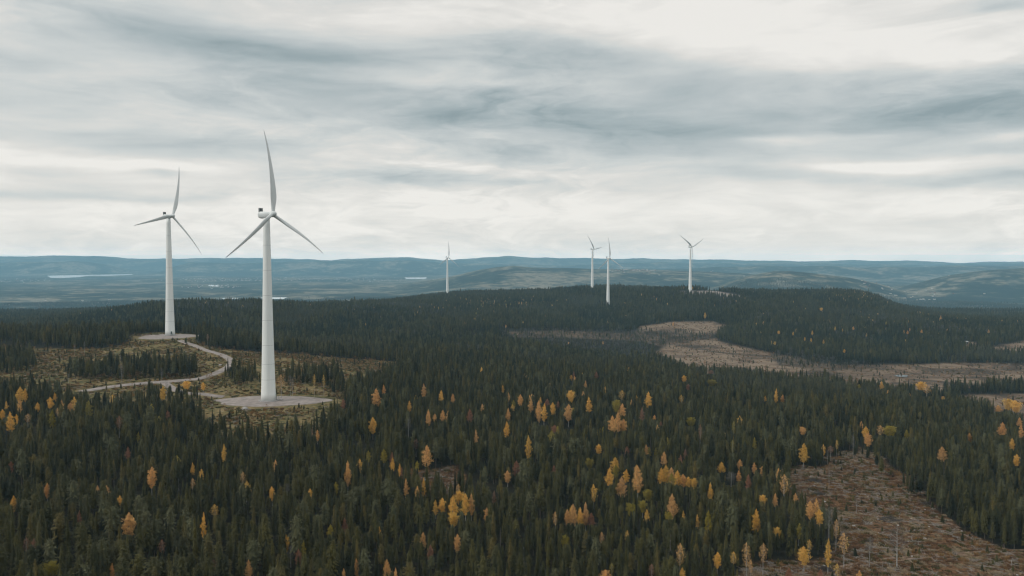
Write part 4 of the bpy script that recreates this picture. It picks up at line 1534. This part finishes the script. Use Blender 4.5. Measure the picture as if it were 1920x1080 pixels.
for zone, d0, d1, sp, name, lab, cat, mixp in [
    ('slash', 230, 620, 1.5, 'logging_debris', 'branches, stumps, stones and brown heath left over the logged slope', 'logging debris', [.16, .40, .05, .09, .14, .10, .015, .02, .010]),
    ('clear', 430, 900, 2.3, 'heath', 'olive and rust coloured heath with saplings and stones round the two gravel pads', 'heath', [.38, .18, .15, .16, .03, .02, .025, .075, .04]),
    ('bog', 700, 1800, 7.0, 'bog_shrubs', 'low brown and straw shrubs scattered over the pale bog', 'bog plants', [.12, .40, .05, .25, .0, .0, .0, .13, .05])]:
    gx, gy = grid(d0, d1, sp, math.radians(37))
    gzz = height(gx, gy)
    zz = zones(gx, gy, gzz)
    k = zz[zone] & (fbm(gx, gy, 18, 2) + RNG.uniform(-.5, .5, len(gx)) > -.25) & visible(gx, gy, gzz + 1, .001)
    for q in (0, 1, 5):
        x0, y0, z0_, rx, ry = T_SPOTS[q]
        k &= np.hypot((gx - x0) / (rx * .98), (gy - y0) / (ry * .98)) > 1
    if zone == 'clear':
        nm = np.nonzero(k)[0]
        dm = np.full(len(nm), 1e9)
        for P in ROADPTS[::2]:
            dm = np.minimum(dm, np.hypot(gx[nm] - P[0], gy[nm] - P[1]))
        k[nm[dm < 4.6]] = False
    gx, gy, gzz = gx[k], gy[k], gzz[k]
    mixp = np.array(mixp) / sum(mixp)
    # kinds grow in patches
    var = RNG.choice(9, len(gx), p=mixp)
    pt = fbm(gx + 333, gy, 25, 3)
    var = np.where((pt > .35) & (var == 0), 1, np.where((pt < -.3) & (var == 1), 0 if zone == 'clear' else 3, var))
    print(name, len(gx))
    scatter(name, gx, gy, gzz, var, RNG.uniform(.6, 1.5, len(gx)) * (1.3 if zone == 'bog' else 1), LOW, lab, cat)


# boulders and the pushed-up heaps beside the upper pad
def thing_rock(px, py, r, label, seed, name='boulder', cat='boulder'):
    x, y, z = hit(px, py)
    o = rock(seed, r).build(name, stone)
    o.location = (x, y, z)
    tag(o, label, cat)


thing_rock(459, 768, 2.2, 'large pale boulder on the bank in front of the nearest gravel pad', 41)
thing_rock(341, 631, 1.5, 'small pale boulder at the back right edge of the upper pad', 42)
thing_rock(413, 686, 1.6, 'grey boulder on the heath inside the road bend', 43)
for k, (px, py, r, lab) in enumerate([(262, 630, 2.4, 'leftmost brown stump heap at the back of the upper pad'), (277, 629, 2.8, 'largest pale topped stump heap behind the upper pad'),
                                      (295, 629, 2.4, 'stump heap nearest the tower at the back of the upper pad')]):
    x, y, z = hit(px, py)
    mb = rock(50 + k, r * .75)
    o = mb.build('debris_heap', plain_mat('turned_earth_%d' % k, (0.10, 0.07, 0.05), .95, 1.0, .4))
    o.scale = (1.6, 1, .7)
    o.location = (x, y, z)
    tag(o, lab, 'debris heap', 'heaps of stumps at the upper pad')
    random.seed(60 + k)
    for j in range(7):
        a = random.uniform(0, 6.28)
        c = Vector((random.uniform(-1, 1) * r * .6, random.uniform(-.6, .6) * r * .6, r * .35))
        dv = Vector((math.cos(a), math.sin(a), random.uniform(0, .5))) * random.uniform(.8, 1.6)
        tb = MB()
        tb.tube([c - dv, c + dv], [.20, .10], 6)
        tb.build('root', wood, o)

for k, (px, py, sc_, lab) in enumerate([(1527, 903, 1.5, 'dark brash pile near the upper left edge of the logged slope'), (1667, 977, 1.7, 'largest dark brash pile, midway down the logged slope'),
                                         (1534, 928, 1.3, 'low brash pile by the orange birches left on the logged slope'), (1738, 948, 1.2, 'small brash pile by the right wood on the logged slope'),
                                         (1545, 1070, 1.4, 'brash pile beside the dirt track at the foot of the logged slope')]):
    x, y, z = hit(px, py)
    random.seed(90 + k)
    mb = MB()
    for j in range(70):
        a, rr = random.uniform(0, 6.28), random.random() ** .6 * 2.2
        c = Vector((rr * math.cos(a), rr * math.sin(a) * .8, max(.1, 1.3 - rr * .5) * random.random()))
        q = random.uniform(0, 6.28)
        dv = Vector((math.cos(q), math.sin(q), random.uniform(-.25, .35))) * random.uniform(.6, 1.6)
        mb.tube([c - dv, c + dv], [.09, .035], 4)
    o = mb.build('brash_pile', brash_m, None)
    o.location = (x, y, z)
    o.scale = (sc_,) * 3
    tag(o, lab, 'brash pile', 'brash piles on the logged slope')
thing_rock(1601, 989, .9, 'whitest stone low on the left side of the logged slope', 44)
thing_rock(1546, 942, .8, 'small white stone below the upper brash pile on the logged slope', 45)
thing_rock(1734, 1012, .8, 'pale stone right of the bare white birch on the logged slope', 46)

# shed on the far side of the bog
sx, sy, sz = hit(1808, 645)
shed = empty('shed', (sx, sy, sz), math.radians(8))
tag(shed, 'long weathered shed with a pale metal roof at the forest edge behind the bog', 'shed')
mb = MB()
mb.box((0, 0, 1.7), (11, 6, 3.6), 0)
mb.build('wall', plain_mat('tarred_boards', (0.05, 0.045, 0.04), .9, 1, .3), shed)
mb = MB()
mb.loft([[(-6, -3.6, 3.3), (-6, 3.6, 3.3), (-6, 0, 4.8)], [(6, -3.6, 3.3), (6, 3.6, 3.3), (6, 0, 4.8)]])
mb.build('roof', plain_mat('sheet_metal', (0.30, 0.31, 0.31), .5, 1, .1, .5), shed)
mb = MB()
mb.box((2, -3.05, 1.4), (2.6, .12, 2.8), 0)
mb.build('door', plain_mat('grey_door', (0.16, 0.15, 0.14), .8, 1, .2), shed)
mb = MB()
mb.box((-3, -3.04, 1.9), (1.2, .1, 1.0), 0)
mb.build('window', water_m, shed)

# ------------------------------------------------------------------ houses of the distant towns (uncountable specks)
hm = [plain_mat('house_pale', (0.62, 0.60, 0.56), .8, .01, .2), plain_mat('house_roof', (0.20, 0.17, 0.16), .8, .01, .2), plain_mat('house_red', (0.25, 0.10, 0.07), .8, .01, .2)]
mb = MB()
random.seed(5)
for cx, cy, sx_, sy_, n_ in [(450, 526, 110, 2.6, 200), (620, 523, 120, 2.4, 90), (20, 526, 60, 3, 70), (1310, 528, 70, 3.0, 110), (700, 526, 80, 3, 60), (1190, 541, 40, 2.5, 70), (860, 524, 80, 2, 60), (410, 538, 60, 3, 40), (1400, 533, 90, 6, 90), (1700, 560, 100, 8, 50), (150, 570, 120, 8, 40)]:
    for _ in range(n_):
        px, py = random.gauss(cx, sx_ * .6), random.gauss(cy, sy_ * .6)
        x, y = to_plane(px, max(py, 512), -302)
        z = h1(x, y)
        if y > 19000:
            continue
        w, dd, hh, ro = random.uniform(8, 20), random.uniform(7, 11), random.uniform(3, 6), random.uniform(0, 3.14)
        m_ = 0 if random.random() < .72 else 2
        mb.box((x, y, z + hh / 2), (w, dd, hh), m_, ro)
        R = Matrix.Rotation(ro, 3, 'Z')
        c = Vector((x, y, z + hh))
        e = [c + R @ Vector(q) for q in ((-w * .52, -dd * .55, .02), (w * .52, -dd * .55, .02), (w * .52, dd * .55, .02), (-w * .52, dd * .55, .02), (-w * .52, 0, dd * .35), (w * .52, 0, dd * .35))]
        b0 = len(mb.v)
        mb.v += e
        for f in ((0, 1, 5, 4), (3, 4, 5, 2), (0, 4, 3), (1, 2, 5)):
            mb.f.append(tuple(b0 + q for q in f))
            mb.m.append(1)
tag(mb.build('town_houses', hm), 'pale specks of houses of small towns in the blue valley', 'houses', kind='stuff')

# ------------------------------------------------------------------ haze
hzm = bpy.data.materials.new('haze_air')
hzm.use_nodes = True
n = NT(hzm.node_tree)
pv = n.n('ShaderNodeVolumePrincipled')
pv.inputs['Color'].default_value = (*HAZE_COL, 1)
pv.inputs['Density'].default_value = HAZE_K
out = n.n('ShaderNodeOutputMaterial')
n.l(pv.outputs[0], out.inputs['Volume'])
mb = MB()
ztop, zbot = HAZE_TOP, float(GZ.min()) - 2
mb.box((0, 0, (ztop + zbot) / 2), (50000, 50000, ztop - zbot))
hz = mb.build('haze', hzm)
tag(hz, 'blue autumn haze filling the air over the valley', 'haze', kind='stuff')
